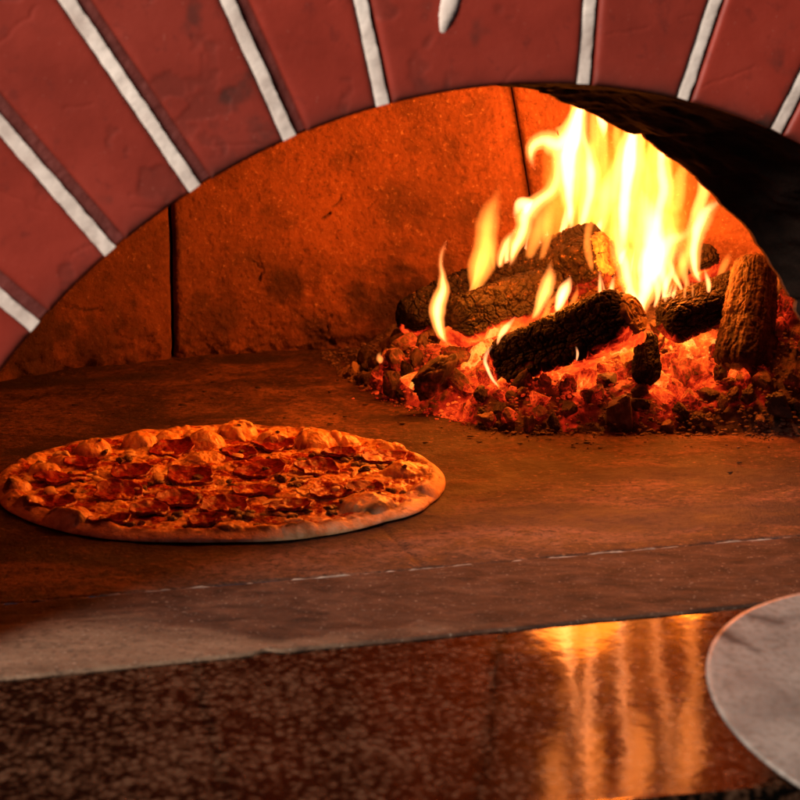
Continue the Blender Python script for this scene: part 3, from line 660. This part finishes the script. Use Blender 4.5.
log(PB(716, 258, 2.085), PB(640, 280, 2.09), .016, .015, 8, 'half hidden log deep behind the brightest flames', under=.8)
log(PB(540, 345, 2.03), PB(628, 288, 2.05), .017, .017, 9, 'glowing orange log between the top log and the front log', m_bark, under=1., gl=1.)

# ------------------------------------------------------------------ flames
FM = {'sheet': mat_flame('flame_sheet', (1, .22, .018), 62), 'hot': mat_flame('flame_hot', (1, .29, .085), 500), 'mid': mat_flame('flame_yellow', (1, .25, .045), 215),
      'soft': mat_flame('flame_soft', (1, .23, .028), 135), 'thin': mat_flame('flame_orange', (1, .21, .01), 24), 'core': mat_flame('flame_core', (1, .34, .13), 520), 'veil': mat_flame('flame_veil', (1, .22, .01), 8)}
def tongue(Y, pts, kind, seed, parent, k=1., core=None, wob_=1.):
    """a lick of flame as a closed volume swept along a curve; pts = surveyed (x, y, half width) in photo pixels at depth Y"""
    P = np.array(pts, float); n = 56
    s = np.r_[0, np.cumsum(np.hypot(*np.diff(P[:, :2], axis=0).T))]; u = np.linspace(0, s[-1], n)
    # Catmull-Rom resampling
    def cr(y):
        o = np.empty(n); m_ = np.gradient(y, s) if len(s) > 2 else np.full(len(s), (y[-1]-y[0])/s[-1])
        for j, x in enumerate(u):
            i = min(max(np.searchsorted(s, x)-1, 0), len(s)-2); h_ = s[i+1]-s[i]; t_ = (x-s[i])/h_
            o[j] = (2*t_**3-3*t_**2+1)*y[i]+(t_**3-2*t_**2+t_)*h_*m_[i]+(-2*t_**3+3*t_**2)*y[i+1]+(t_**3-t_**2)*h_*m_[i+1]
        return o
    X, Yp, Wd = cr(P[:, 0]), cr(P[:, 1]), np.maximum(cr(P[:, 2]), .25)
    un = u/s[-1]; X = X + (fbm(np.c_[u/30, u*0, u*0+seed], 3, seed)-.5)*wob_*np.minimum(Wd, 6)
    Wd = Wd*(1+(fbm(np.c_[u/16, u*0+7, u*0+seed], 2, seed+1)-.5)*.3*min(1, wob_))
    Wd = Wd*np.minimum(1, np.sqrt(np.clip(un/.05, .01, 1)))*np.minimum(1, np.sqrt(np.clip((1-un)/.08, .01, 1)))
    def lean(z): return .16*sst(.17, .42, z)
    c = np.array([PB(a, b, Y-lean(PB(a, b, Y)[2])) for a, b in zip(X, Yp)]); yo = (fbm(np.c_[u/40, u*0+3, u*0+seed], 2, seed+4)-.5)*.02; c[:, 1] += yo
    sc = np.linalg.norm(c-[0, 0, CAMH], axis=1)/FPX; r = Wd*sc
    tg = np.gradient(c, axis=0); tg /= np.linalg.norm(tg, axis=1)[:, None]; dp = np.array([0, 1., 0]); sx = np.cross(tg, dp); sx /= np.linalg.norm(sx, axis=1)[:, None]; dy = np.cross(sx, tg)
    r = r*1.28; fade = sst(0, .12, un)*sst(1.02, .40, un)*.92+.08
    m_ = 26; a = np.linspace(0, 2*PI, m_, endpoint=False)
    def body(q):
        rr = r*q
        V = c[:, None] + (rr[:, None]*np.cos(a))[..., None]*sx[:, None] + (rr[:, None]*fade[:, None]*np.sign(np.sin(a))*np.abs(np.sin(a))**3*k*1.25)[..., None]*dy[:, None]
        V = V.reshape(-1, 3); F = grid_faces(n, m_, True).tolist() + [list(range(m_))[::-1], list(range((n-1)*m_, n*m_))]
        return V, F
    V, F = body(1.); 
    if parent is None: return V, F, body
    o = obj('flame_tongue', V, F, FM[kind], parent)
    if core:
        V, F = body(.5); obj('flame_core', V, F, FM[core], o, base=np.array(parent.location))
    return o
fire = empty('fire', PB(620, 300, 2.06), label='large blazing yellow and white flames rising from the logs', category='fire')
main = [
 (2.05, [(510, 268, 3), (516, 246, 6), (524, 230, 8), (528, 212, 9), (540, 199, 8), (553, 186, 8), (558, 168, 7), (560, 148, 9)], 'mid', 'hot', .8),
 (2.05, [(531, 208, 8), (522, 204, 6), (516, 212, 3), (513, 218, 1)], 'hot', None, .8),
 (2.05, [(498, 268, 3), (502, 252, 5), (507, 240, 5), (512, 233, 3), (516, 229, 1)], 'mid', 'hot', .8),
 (2.06, [(540, 262, 2), (546, 240, 4), (548, 222, 6), (552, 205, 5)], 'soft', None, .8),
 (2.08, [(536, 170, 3), (532, 158, 5), (532, 146, 7), (542, 140, 9), (556, 144, 12), (568, 136, 12), (575, 120, 8), (580, 107, 6), (588, 84, 6), (590, 45, 7), (582, 0, 5), (580, -40, 2)], 'mid', 'hot', .6),
 (2.08, [(574, 236, 4), (571, 208, 7), (569, 182, 11), (568, 158, 13), (574, 136, 11), (578, 118, 8), (581, 106, 6), (584, 80, 6), (572, 50, 6), (566, 20, 3)], 'mid', 'core', .7),
 (2.10, [(560, 258, 1.5), (562, 236, 3), (568, 216, 4), (572, 200, 4)], 'hot', None, 1),
 (2.10, [(578, 232, 4), (588, 205, 7), (591, 178, 8), (588, 155, 7), (582, 135, 5), (578, 118, 3)], 'mid', 'hot', .8),
 (2.10, [(604, 142, 1), (604, 128, 3.5), (603, 112, 5), (603, 92, 5), (600, 56, 6), (604, 0, 5), (601, -50, 2)], 'hot', None, 1),
 (2.11, [(598, 238, 5), (600, 215, 8), (606, 195, 9), (614, 176, 8), (620, 158, 7), (622, 140, 4)], 'mid', None, .7),
 (2.12, [(624, 258, 6), (622, 225, 9), (626, 196, 11), (630, 170, 13), (630, 148, 11), (632, 128, 9), (631, 108, 7), (636, 80, 9), (644, 30, 9), (636, -30, 7), (640, -80, 2)], 'mid', 'core', .7),
 (2.11, [(654, 245, 8), (660, 215, 9), (663, 190, 9), (662, 168, 9), (663, 150, 7), (668, 130, 6), (674, 90, 8), (690, 30, 9), (684, -30, 6), (686, -75, 2)], 'mid', 'hot', .7),
 (2.12, [(642, 240, 8), (644, 205, 8), (648, 180, 7), (648, 160, 6), (654, 138, 5), (656, 112, 3), (655, 85, 1)], 'soft', None, .8),
 (2.11, [(676, 215, 6), (680, 190, 7), (684, 172, 6), (690, 155, 4), (694, 135, 2)], 'soft', None, .7),
 (2.12, [(690, 232, 4), (700, 200, 6), (706, 180, 6), (702, 160, 4), (706, 140, 6), (712, 80, 9), (704, 10, 7), (706, -40, 2)], 'mid', None, 1),
 (1.985, [(645, 321, 2), (641, 305, 7), (645, 285, 13), (652, 265, 18), (656, 245, 19), (654, 225, 17), (648, 207, 12), (642, 190, 7)], 'mid', 'core', .6),
 (1.99, [(643, 318, 3), (634, 296, 7), (627, 275, 8), (622, 255, 8), (617, 238, 7), (615, 220, 5)], 'mid', 'hot', .8),
 (2.0, [(668, 296, 4), (664, 276, 8), (664, 256, 11), (672, 240, 10), (682, 236, 8), (690, 228, 6)], 'mid', 'hot', .6),
 (1.995, [(702, 286, 2), (697, 274, 4), (694, 258, 6), (695, 240, 7), (698, 225, 9), (705, 213, 9), (714, 206, 6), (722, 201, 3), (727, 198, 1)], 'mid', 'core', .7),
 (2.03, [(690, 290, 2), (686, 276, 4), (684, 258, 5), (682, 242, 5)], 'mid', None, .8),
 (2.01, [(667, 303, 1), (664, 292, 2), (668, 282, 3), (672, 272, 3), (668, 258, 4)], 'hot', None, 1),
 (2.01, [(684, 296, 1), (680, 286, 2), (674, 276, 3), (672, 264, 3)], 'hot', None, 1),
 (2.01, [(654, 309, 1), (657, 296, 2.5), (655, 282, 4), (650, 270, 4)], 'hot', None, 1),
 (2.02, [(622, 212, 5), (632, 232, 5), (640, 250, 4), (647, 262, 3.5), (646, 274, 4), (641, 282, 2)], 'soft', None, .8),
]
main += [
 (2.09, [(548, 256, 4), (556, 232, 10), (560, 205, 14), (557, 182, 13), (552, 160, 9), (546, 140, 4), (542, 128, 1)], 'sheet', None, .7),
 (2.10, [(578, 244, 6), (584, 215, 13), (582, 185, 16), (588, 158, 13), (598, 140, 7), (606, 124, 2)], 'sheet', 'soft', .6),
 (2.10, [(606, 250, 6), (612, 225, 13), (606, 200, 14), (612, 178, 12), (608, 158, 8), (614, 138, 3), (616, 128, 1)], 'sheet', 'soft', .45),
 (2.09, [(636, 252, 8), (640, 222, 15), (636, 195, 15), (644, 170, 12), (641, 150, 7), (650, 130, 3)], 'sheet', 'soft', .6),
 (2.07, [(664, 262, 6), (670, 240, 12), (674, 220, 11), (668, 200, 8), (674, 182, 4), (680, 168, 1)], 'sheet', 'soft', .5),
 (2.02, [(625, 285, 5), (632, 262, 9), (628, 242, 9), (634, 222, 6), (630, 205, 3)], 'sheet', 'soft', .6),
 (2.04, [(676, 292, 4), (680, 270, 8), (688, 250, 8), (686, 232, 5), (692, 215, 2)], 'sheet', 'soft', .7),
 (2.06, [(528, 262, 3), (533, 244, 7), (540, 226, 9), (548, 210, 8), (558, 196, 6)], 'soft', None, .7),
 # flames curling up under the dome, seen mirrored in the counter
 (2.06, [(568, 60, 8), (566, 30, 13), (572, 0, 12), (566, -35, 8), (570, -60, 2)], 'mid', None, .8),
 (2.08, [(612, 70, 8), (606, 35, 14), (612, 0, 14), (606, -30, 10), (612, -65, 2)], 'soft', 'mid', .7),
 (2.07, [(650, 80, 10), (660, 40, 16), (652, 0, 14), (660, -40, 9), (656, -80, 2)], 'mid', 'soft', .7),
 (2.06, [(700, 90, 8), (712, 55, 14), (704, 15, 13), (712, -20, 8), (708, -50, 2)], 'mid', None, .8),
]
sd = 1
for Y, pts, kind, core, k in main:
    tongue(Y, pts, kind, sd, fire, k, core); sd += 1
rg = np.random.default_rng(21)
for i in range(26):      # short licks along the top edges of the logs
    t = rg.random()
    if i < 9: bx, by, Y = 505+95*t, 272-42*t+rg.uniform(-3, 3), 2.085
    elif i < 16: bx, by, Y = 664+50*t, 306-18*t, 1.955
    elif i < 21: bx, by, Y = 600+38*t, 300+8*t, 1.93
    else: bx, by, Y = 620+40*t, 262+30*t, 1.99
    hh = rg.uniform(12, 34); w = rg.uniform(1., 3.); sg = rg.uniform(-6, 8)
    tongue(Y, [(bx, by+3, w*.6), (bx+sg*.1, by-hh*.25, w), (bx+sg*.5, by-hh*.6, w*.8), (bx+sg, by-hh, .5)], 'hot' if i % 3 else 'mid', 200+i, fire, 1.)
# streaks and veils that fill the body of the blaze
for i in range(10):
    x0 = rg.uniform(575, 672); y0 = rg.uniform(215, 262); y1 = rg.uniform(-70, 150); w = rg.uniform(2., 5.); dx = rg.uniform(-10, 16)
    pts = [(x0 + dx*t + 5*math.sin(3.5*t+i), y0+(y1-y0)*t, w*math.sin(PI*min(1, .12+t*.9))**.6+.4) for t in np.linspace(0, 1, 6)]
    tongue(rg.uniform(2.07, 2.135), pts, 'soft' if i % 3 else 'soft', 40+i, fire, .9)
for i, (x0, w, yt) in enumerate([(600, 26, 95), (632, 30, 60), (660, 24, 90), (585, 18, 110), (645, 34, 40), (620, 22, 70), (680, 20, 110)]):
    tongue(2.11+.004*i, [(x0, 270, w*.6), (x0, 220, w), (x0+4, 170, w), (x0+6, yt+30, w*.7), (x0+8, yt, 2)], 'veil' if i > 3 else 'thin', 70+i, fire, .35, wob_=1.5)
def lone(label, Y, pts, kind, core=None, k=1., extra=()):
    e = empty('small_flame', PB(pts[0][0], pts[0][1], Y), label=label, category='flame')
    global sd
    tongue(Y, pts, kind, sd+100, e, k, core); sd += 1
    for (p2, kd, cr) in extra: tongue(Y+.004, p2, kd, sd+100, e, k, cr); sd += 1
lone('thin tapering flame standing alone at the far left end of the logs', 1.955, [(448, 345, 1), (441, 334, 4), (437, 318, 6), (438, 303, 7.5), (443, 290, 6.5), (443, 276, 4), (441, 264, 3), (443, 250, 3), (447, 239, 1)], 'mid', 'hot')
lone('broad soft yellow flame second from the left, above the left log', 2.06, [(470, 300, 2), (477, 284, 7), (482, 266, 11), (485, 248, 11), (486, 230, 10), (488, 214, 9), (494, 199, 6), (499, 184, 2.5)], 'soft', 'soft', .75,
     [([(466, 300, 1), (474, 282, 2), (479, 262, 2.5), (480, 242, 2)], 'mid', None), ([(494, 270, 1), (492, 252, 3), (492, 236, 3)], 'soft', None)])
lone('curved flame rising in front of the top log, left of its neighbour', 1.97, [(531, 321, 1), (536, 312, 4), (541, 300, 6), (546, 288, 7), (549, 277, 6), (550, 267, 3), (552, 260, 1)], 'mid', 'mid')
lone('short bright white flame just above the middle of the front log', 1.965, [(556, 314, 1.5), (560, 303, 5), (565, 293, 6), (569, 284, 4), (571, 276, 1)], 'hot', 'hot')
lone('faint orange flame licking over the front of the top log', 2.03, [(592, 274, 1), (590, 262, 3), (588, 248, 4), (588, 234, 4), (592, 220, 4), (596, 205, 2)], 'soft')
lone('thin flame hugging the left end of the front log', 1.885, [(499, 388, .8), (493, 380, 1.6), (488, 369, 1.8), (485, 360, 1.8), (488, 350, 1.8), (494, 344, .7)], 'core')
lone('pair of little flames in front of the top log between the two taller ones', 1.968, [(541, 322, 1), (546, 313, 3), (549, 303, 3), (555, 296, 2), (558, 288, .8)], 'soft', None, 1, [([(568, 306, 1), (574, 298, 3), (577, 290, 2), (577, 282, .8)], 'soft', None)])
lone('small flame between the left log and the front log', 1.94, [(497, 345, 1), (500, 337, 2), (505, 329, 3), (512, 320, 2), (516, 314, .8)], 'hot')
lone('tiny flame at the underside of the front log', 1.87, [(577, 362, .8), (578, 354, 1.3), (576, 346, .8)], 'core')
lone('tiny flame at the sawn end of the front log', 1.955, [(624, 345, .8), (627, 337, 2), (626, 326, 3), (620, 314, 2.5), (613, 303, .8)], 'mid')
lone('faint flame at the right end beside the upright log', 2.0, [(716, 284, .8), (719, 277, 2), (724, 268, 3.5), (729, 259, 3.5), (732, 250, 1)], 'soft')
lone('tiny yellow flame at the far left in the embers', 1.985, [(381, 365, 1.4), (380, 361, 3), (379, 357, 2.2), (381, 353, .6)], 'mid')

# ------------------------------------------------------------------ pizza
PC_ = np.array([-.1425, 1.694, .0012]); PR = .178
def mat_pizza():
    m = M('pizza_top'); p = m.pos(); n1 = m.noise(p, 120, 4, .6, .5); n2 = m.noise(p, 420, 3, .6); n3 = m.noise(p, 55, 4, .55)
    dough = m.ramp(n1, [(.3, (.66, .32, .14)), (.5, (.86, .52, .27)), (.7, (.93, .66, .42))])
    dough = m.mix(m.ramp(n3, [(.54, 0.), (.66, .75)]), dough, (.42, .17, .06))
    dough = m.mix(m.attr('char'), dough, (.06, .028, .014))
    cheese = m.ramp(n1, [(.34, (.82, .34, .08)), (.5, (.93, .55, .20)), (.66, (.95, .70, .36))])
    sauce = m.ramp(n2, [(.3, (.20, .014, .006)), (.55, (.42, .045, .012)), (.7, (.66, .20, .05))])
    f = m.attr('sauce'); col = m.mix(f, cheese, sauce); col = m.mix(m.attr('rim'), col, dough)
    col = m.mix(m.attr('brown'), col, (.20, .07, .02))
    rough = m.ramp(m.attr('rim'), [(0, .24), (1, .55)])
    h = m.math('ADD', n2, m.math('MULTIPLY', n1, .8))
    return m.bsdf(col, rough, m.bump(h, .0010, .8), spec=.5, sss=.12)
m_pz = mat_pizza()
def mat_food(name, stops, scale, rough, bd=.001):
    m = M(name); p = m.pos(); n = m.noise(p, scale, 4, .6)
    return m.bsdf(m.ramp(n, stops), rough, m.bump(m.noise(p, scale*1.8, 4, .65), bd, .8), spec=.55)
m_pep = mat_food('pepperoni', [(.3, (.12, .004, .003)), (.5, (.30, .009, .006)), (.7, (.44, .035, .014))], 210, .33, .0012)
m_pedge = mat_food('pepperoni_edge', [(.3, (.05, .006, .004)), (.7, (.16, .016, .008))], 200, .4)
m_saus = mat_food('sausage', [(.3, (.035, .018, .008)), (.5, (.11, .06, .026)), (.7, (.28, .17, .08))], 260, .5, .0016)
m_blis = mat_food('cheese_blister', [(.3, (.66, .42, .16)), (.55, (.86, .66, .34)), (.8, (.9, .76, .48))], 140, .4)
pz = empty('pizza', PC_, label='round pepperoni and sausage pizza with a bubbly crust on the oven floor', category='pizza')
rg = np.random.default_rng(5)
# toppings layout in pizza coordinates (x right, y away, unit = metres), surveyed from the photo
def pp(px, py, z=.010):
    q = floor_pt(px, py, z); return q[0]-PC_[0], q[1]-PC_[1]
pep = [pp(*a) for a in [(172, 447), (275, 443), (384, 455), (60, 475), (118, 490), (52, 500), (190, 474), (262, 468), (180, 497), (258, 487), (330, 490), (205, 517), (132, 470), (318, 466), (112, 517), (290, 505), (240, 450), (150, 508), (85, 460), (366, 487), (225, 503), (340, 451)]]
pep_r = [.020, .019, .017, .019, .018, .016, .019, .020, .018, .018, .016, .016, .017, .017, .014, .017, .015, .016, .015, .015, .017, .014]
bub = [(45, 468, .013, .009), (92, 447, .016, .012), (60, 458, .012, .008), (140, 440, .015, .012), (166, 437, .013, .009), (205, 440, .018, .013), (238, 430, .017, .013), (272, 437, .014, .009), (318, 440, .020, .014),
       (345, 439, .013, .008), (390, 447, .013, .007), (405, 469, .019, .010), (368, 503, .022, .011), (70, 515, .020, .009), (205, 455, .016, .006), (30, 500, .012, .007), (18, 484, .011, .008), (300, 526, .014, .004), (425, 487, .012, .006), (230, 524, .013, .004)]
bub = [(*pp(a, b+4, .006), r, h) for a, b, r, h in bub]
def pizza_h(x, y):
    a = np.arctan2(y, x); c3 = np.c_[np.cos(a)*2.2, np.sin(a)*2.2, a*0]
    Rr = PR*(1+(fbm(c3, 3, 3)-.5)*.07); r = np.hypot(x, y); q = r/Rr
    p3 = np.c_[x, y, x*0]
    ridge = .0030*(.6+1.3*(fbm(c3*5, 3, 8)-.3)); cen = .94
    rim = ridge*np.exp(-((q-cen)/.045)**2)
    h = .0044 + rim
    for bx, by, br, bh in bub:
        d = np.hypot(x-bx, (y-by))/br; h = h + .9*bh*np.clip(1-(d+(fbm(p3*50, 2, 19)-.5)*.3)**2, 0, 1)**.62
    innerm = sst(.965, .92, q)
    h = h + innerm*((fbm(p3*85, 3, 12)-.5)*.0052 + (fbm(p3*260, 3, 14)-.5)*.0022) + (1-innerm)*((fbm(p3*60, 2, 15)-.5)*.003)
    return h, q, rim/.0030, innerm, p3
nr, na = 330, 1100
tt = np.r_[np.linspace(0.002, .955, nr-36), .955+.045*np.sin(np.linspace(0, PI/2, 37))[1:]]
T, A_ = np.meshgrid(tt, np.linspace(0, 2*PI, na, endpoint=False), indexing='ij'); T = T.ravel(); A_ = A_.ravel()
c3 = np.c_[np.cos(A_)*2.2, np.sin(A_)*2.2, A_*0]; Rr = PR*(1+(fbm(c3, 3, 3)-.5)*.07)
x, y = T*Rr*np.cos(A_), T*Rr*np.sin(A_); h, q, rim, inn, p3 = pizza_h(x, y)
edge = np.sqrt(np.clip(1-((T-.93)/.07).clip(0, 1)**2, 0, 1)); h = h*edge
sauce = sst(.49, .54, fbm(p3*85, 5, 31, .6)+.10*(fbm(p3*18, 3, 33)-.5)*2); sauce = sauce*inn
inb = np.zeros(len(x)); 
for bx, by, br, bh in bub: inb = np.maximum(inb, sst(1.15, .8, np.hypot(x-bx, y-by)/br))
sauce = sauce*(1-inb)
rimm = np.clip(sst(.90, .95, q+(fbm(p3*50, 3, 35)-.5)*.10), 0, 1); char = sst(.64, .72, fbm(p3*95, 3, 38))*rimm*.8
brown = .75*sst(.62, .74, fbm(p3*100, 4, 41))*inn*(1-inb) + .95*np.exp(-((T-.945)/.018)**2)*sst(.36, .52, fbm(c3*5, 3, 9))
char = np.clip(char + .6*np.exp(-((T-.935)/.016)**2)*sst(.52, .62, fbm(c3*4, 3, 77)), 0, 1)*(T < .975)
V = np.c_[x, y, h]+PC_
lo = np.c_[x[-na:]*.985, y[-na:]*.985, np.zeros(na)]+PC_; V = np.r_[V, lo]
obj('crust_and_topping', V, grid_faces(nr+1, na, True), m_pz, pz, attrs={k: np.r_[a, a[-na:]] for k, a in (('sauce', sauce), ('rim', rimm), ('char', char), ('brown', np.clip(brown, 0, 1)))})
def hz(x, y): return pizza_h(np.array([x]), np.array([y]))[0][0]
for i, ((cx, cy), r) in enumerate(zip(pep, pep_r)):
    if math.hypot(cx, cy) > PR*.90: k = PR*.885/math.hypot(cx, cy); cx *= k; cy *= k
    n, m = 22, 64; T, A_ = np.meshgrid(np.linspace(.03, 1, n), np.linspace(0, 2*PI, m, endpoint=False), indexing='ij'); T = T.ravel(); A_ = A_.ravel()
    rr = r*T*(1+(fbm(np.c_[np.cos(A_)*1.5, np.sin(A_)*1.5, A_*0+i], 3, i)-.5)*.75); lx, ly = rr*np.cos(A_), rr*np.sin(A_)
    base = pizza_h(cx+lx, cy+ly)[0]; bs = np.median(base)
    up = (.0006 + .0045*T**3*(.35+.9*fbm(np.c_[np.cos(A_)*1.3, np.sin(A_)*1.3, A_*0+i*2.], 2, i+50)))
    tl = rg.uniform(-.10, .10, 2)
    z = .45*base+.55*bs + up + lx*tl[0] + ly*(tl[1]+.06) + (fbm(np.c_[lx, ly, lx*0+i]*220, 3, 60)-.5)*.0022
    Pt = np.c_[cx+lx, cy+ly, z]+PC_; Vb = Pt[-m:]-[0, 0, .0022]; Vc = Pt[-m:].mean(0)-[0, 0, .004]
    o = obj('pepperoni', np.r_[Pt, Vb], grid_faces(n+1, m, True), m_pep, pz)
big = [pp(*a) for a in [(120, 457), (100, 452), (140, 462), (365, 458), (378, 462), (355, 455), (372, 482), (382, 487), (360, 485), (250, 515), (262, 510), (240, 517), (100, 516), (115, 519), (126, 514), (218, 473), (240, 476), (318, 507), (332, 503), (200, 492), (35, 492), (50, 488), (290, 478), (155, 485), (175, 512), (75, 490), (305, 452)]]
cnt = 0; tries = 0
while cnt < 98 and tries < 4000:
    tries += 1
    if cnt < 66:
        b = big[rg.integers(len(big))]; cx, cy = b[0]+rg.normal()*.0085, b[1]+rg.normal()*.0085
    else:
        a = rg.uniform(0, 2*PI); rr = PR*.84*math.sqrt(rg.random()); cx, cy = rr*math.cos(a), rr*math.sin(a)
    if math.hypot(cx, cy) > PR*.90: continue
    r = rg.uniform(.0028, .0056) if cnt < 66 else rg.uniform(.0018, .0035)
    q, cav = lump(500+cnt, IV3, 1.1); q = q*r*np.array([1.1, 1.1, .72]); z = hz(cx, cy)+r*.12
    obj('sausage_crumb', q+np.array([cx, cy, z])+PC_, IF3, m_saus, pz); cnt += 1
# melted cheese strings and shreds over the toppings
for i in range(34):
    a = rg.uniform(0, 2*PI); rr = PR*.86*math.sqrt(rg.random()); cx, cy = rr*math.cos(a), rr*math.sin(a); an = rg.uniform(0, PI); L = rg.uniform(.006, .014); w = rg.uniform(.0025, .0048)
    n, m = 18, 10; t = np.linspace(-1, 1, n); lx = cx+np.cos(an)*L*t; ly = cy+np.sin(an)*L*t+.002*np.sin(t*3+i)
    hh = pizza_h(lx, ly)[0]+.0006+.0008*rg.random(); rw = w*np.sqrt(np.clip(1-t**2, .01, 1))*(.8+.5*fbm(np.c_[t*3, t*0+i, t*0], 2, i))
    aa = np.linspace(0, 2*PI, m, endpoint=False); nx, ny = -math.sin(an), math.cos(an)
    V = np.stack([np.c_[lx+nx*rw*math.cos(b), ly+ny*rw*math.cos(b), hh+rw*.34*math.sin(b)] for b in aa], 1).reshape(-1, 3)+PC_
    obj('melted_cheese', V, grid_faces(n, m, True).tolist()+[list(range(m))[::-1], list(range((n-1)*m, n*m))], m_blis, pz)

# ------------------------------------------------------------------ pizza peel resting on the counter
def mat_peel():
    m = M('worn_aluminium'); p = m.pos(); n = m.noise(p, 16, 5, .6, .5); st = m.noise(m.map(p, (30, 260, 30), (0, 0, .5)), 1, 4, .6); fine = m.noise(p, 240, 4, .65)
    col = m.ramp(n, [(.3, (.19, .165, .15)), (.5, (.31, .275, .25)), (.7, (.38, .34, .31))])
    col = m.mix(m.math('MULTIPLY', m.ramp(fine, [(.38, 1.), (.52, 0.)]), .6), col, (.15, .12, .10))
    col = m.mix(m.attr('smear'), col, (.045, .038, .036))
    return m.bsdf(col, m.ramp(n, [(.3, .5), (.7, .62)]), m.bump(m.math('ADD', st, fine), .0005, .6), metal=.35, spec=.5)
def peel():
    cc = np.array([.314, 1.1186, .0211]); o0 = np.array([0, 0, CAMH]); cc = o0 + .985*(cc-o0); R = .15*.985
    nn = np.array([.1188, -.159, 1.]); nn /= np.linalg.norm(nn); a = np.cross([0, 1., 0], nn); a /= np.linalg.norm(a); b = np.cross(nn, a)
    e = empty('pizza_peel', cc, label='round worn aluminium pizza peel at the lower right on the granite', category='pizza peel')
    n, m = 60, 260; T, A_ = np.meshgrid(np.linspace(0.005, 1, n), np.linspace(0, 2*PI, m, endpoint=False), indexing='ij'); T = T.ravel(); A_ = A_.ravel()
    lx, ly = R*T*np.cos(A_), R*T*np.sin(A_)
    z = (fbm(np.c_[lx, ly, lx*0]*14, 3, 3)-.5)*.0012
    P = cc + lx[:, None]*a + ly[:, None]*b + z[:, None]*nn
    def sm(p, q, w, s):   # burnt smears given by photo survey points
        def on(px, py):
            v = (py-400)/FPX; d = np.array([(px-400)/FPX, math.cos(PITCH)-v*math.sin(PITCH), -(math.sin(PITCH)+v*math.cos(PITCH))]); k = ((cc-o0)@nn)/(d@nn); w_ = o0+d*k-cc; return np.array([w_@a, w_@b])
        p, q = on(*p), on(*q); L2 = np.c_[lx, ly]; L2 = L2 + (fbm(np.c_[L2*90, lx], 3, 6)-.5)[:, None]*.006; return s*np.exp(-(seg_dist(L2, p, q)/w)**2)
    smear = np.maximum.reduce([sm((722, 632), (737, 640), .005, 1.), sm((735, 640), (758, 651), .003, .85), sm((755, 616), (780, 621), .005, .85), sm((775, 620), (800, 616), .003, .5), sm((718, 648), (730, 656), .002, .4)])
    top = P; bot = P[-m:] - nn*.0016; ctr = P - nn*.0016
    F = grid_faces(n, m, True).tolist(); V = np.r_[top, ctr]; o = n*m
    F += [[i+o for i in q[::-1]] for q in grid_faces(n, m, True).tolist()] + [[(n-1)*m+i, o+(n-1)*m+i, o+(n-1)*m+(i+1) % m, (n-1)*m+(i+1) % m] for i in range(m)]
    obj('blade', V, F, mat_peel(), e, attrs={'smear': np.r_[smear, smear]})
    # handle runs off to the right, out of the picture
    h0 = cc + a*R*.92 + nn*.004; h1 = cc + a*(R+.5) + np.array([0, 0, .14]); n, m = 30, 20; t = np.linspace(0, 1, n); ang = np.linspace(0, 2*PI, m, endpoint=False)
    ax = (h1-h0)/np.linalg.norm(h1-h0); s2 = np.cross(ax, [0, 0, 1.]); s2 /= np.linalg.norm(s2); u2 = np.cross(s2, ax)
    V = (h0+(h1-h0)*t[:, None])[:, None] + .011*(np.cos(ang)[:, None]*s2 + .7*np.sin(ang)[:, None]*u2)
    obj('handle', V.reshape(-1, 3), grid_faces(n, m, True).tolist()+[list(range(m))[::-1], list(range((n-1)*m, n*m))], mat_simple('handle_wood', (.2, .11, .05), (.35, .2, .1), 30, .5), e)
peel()
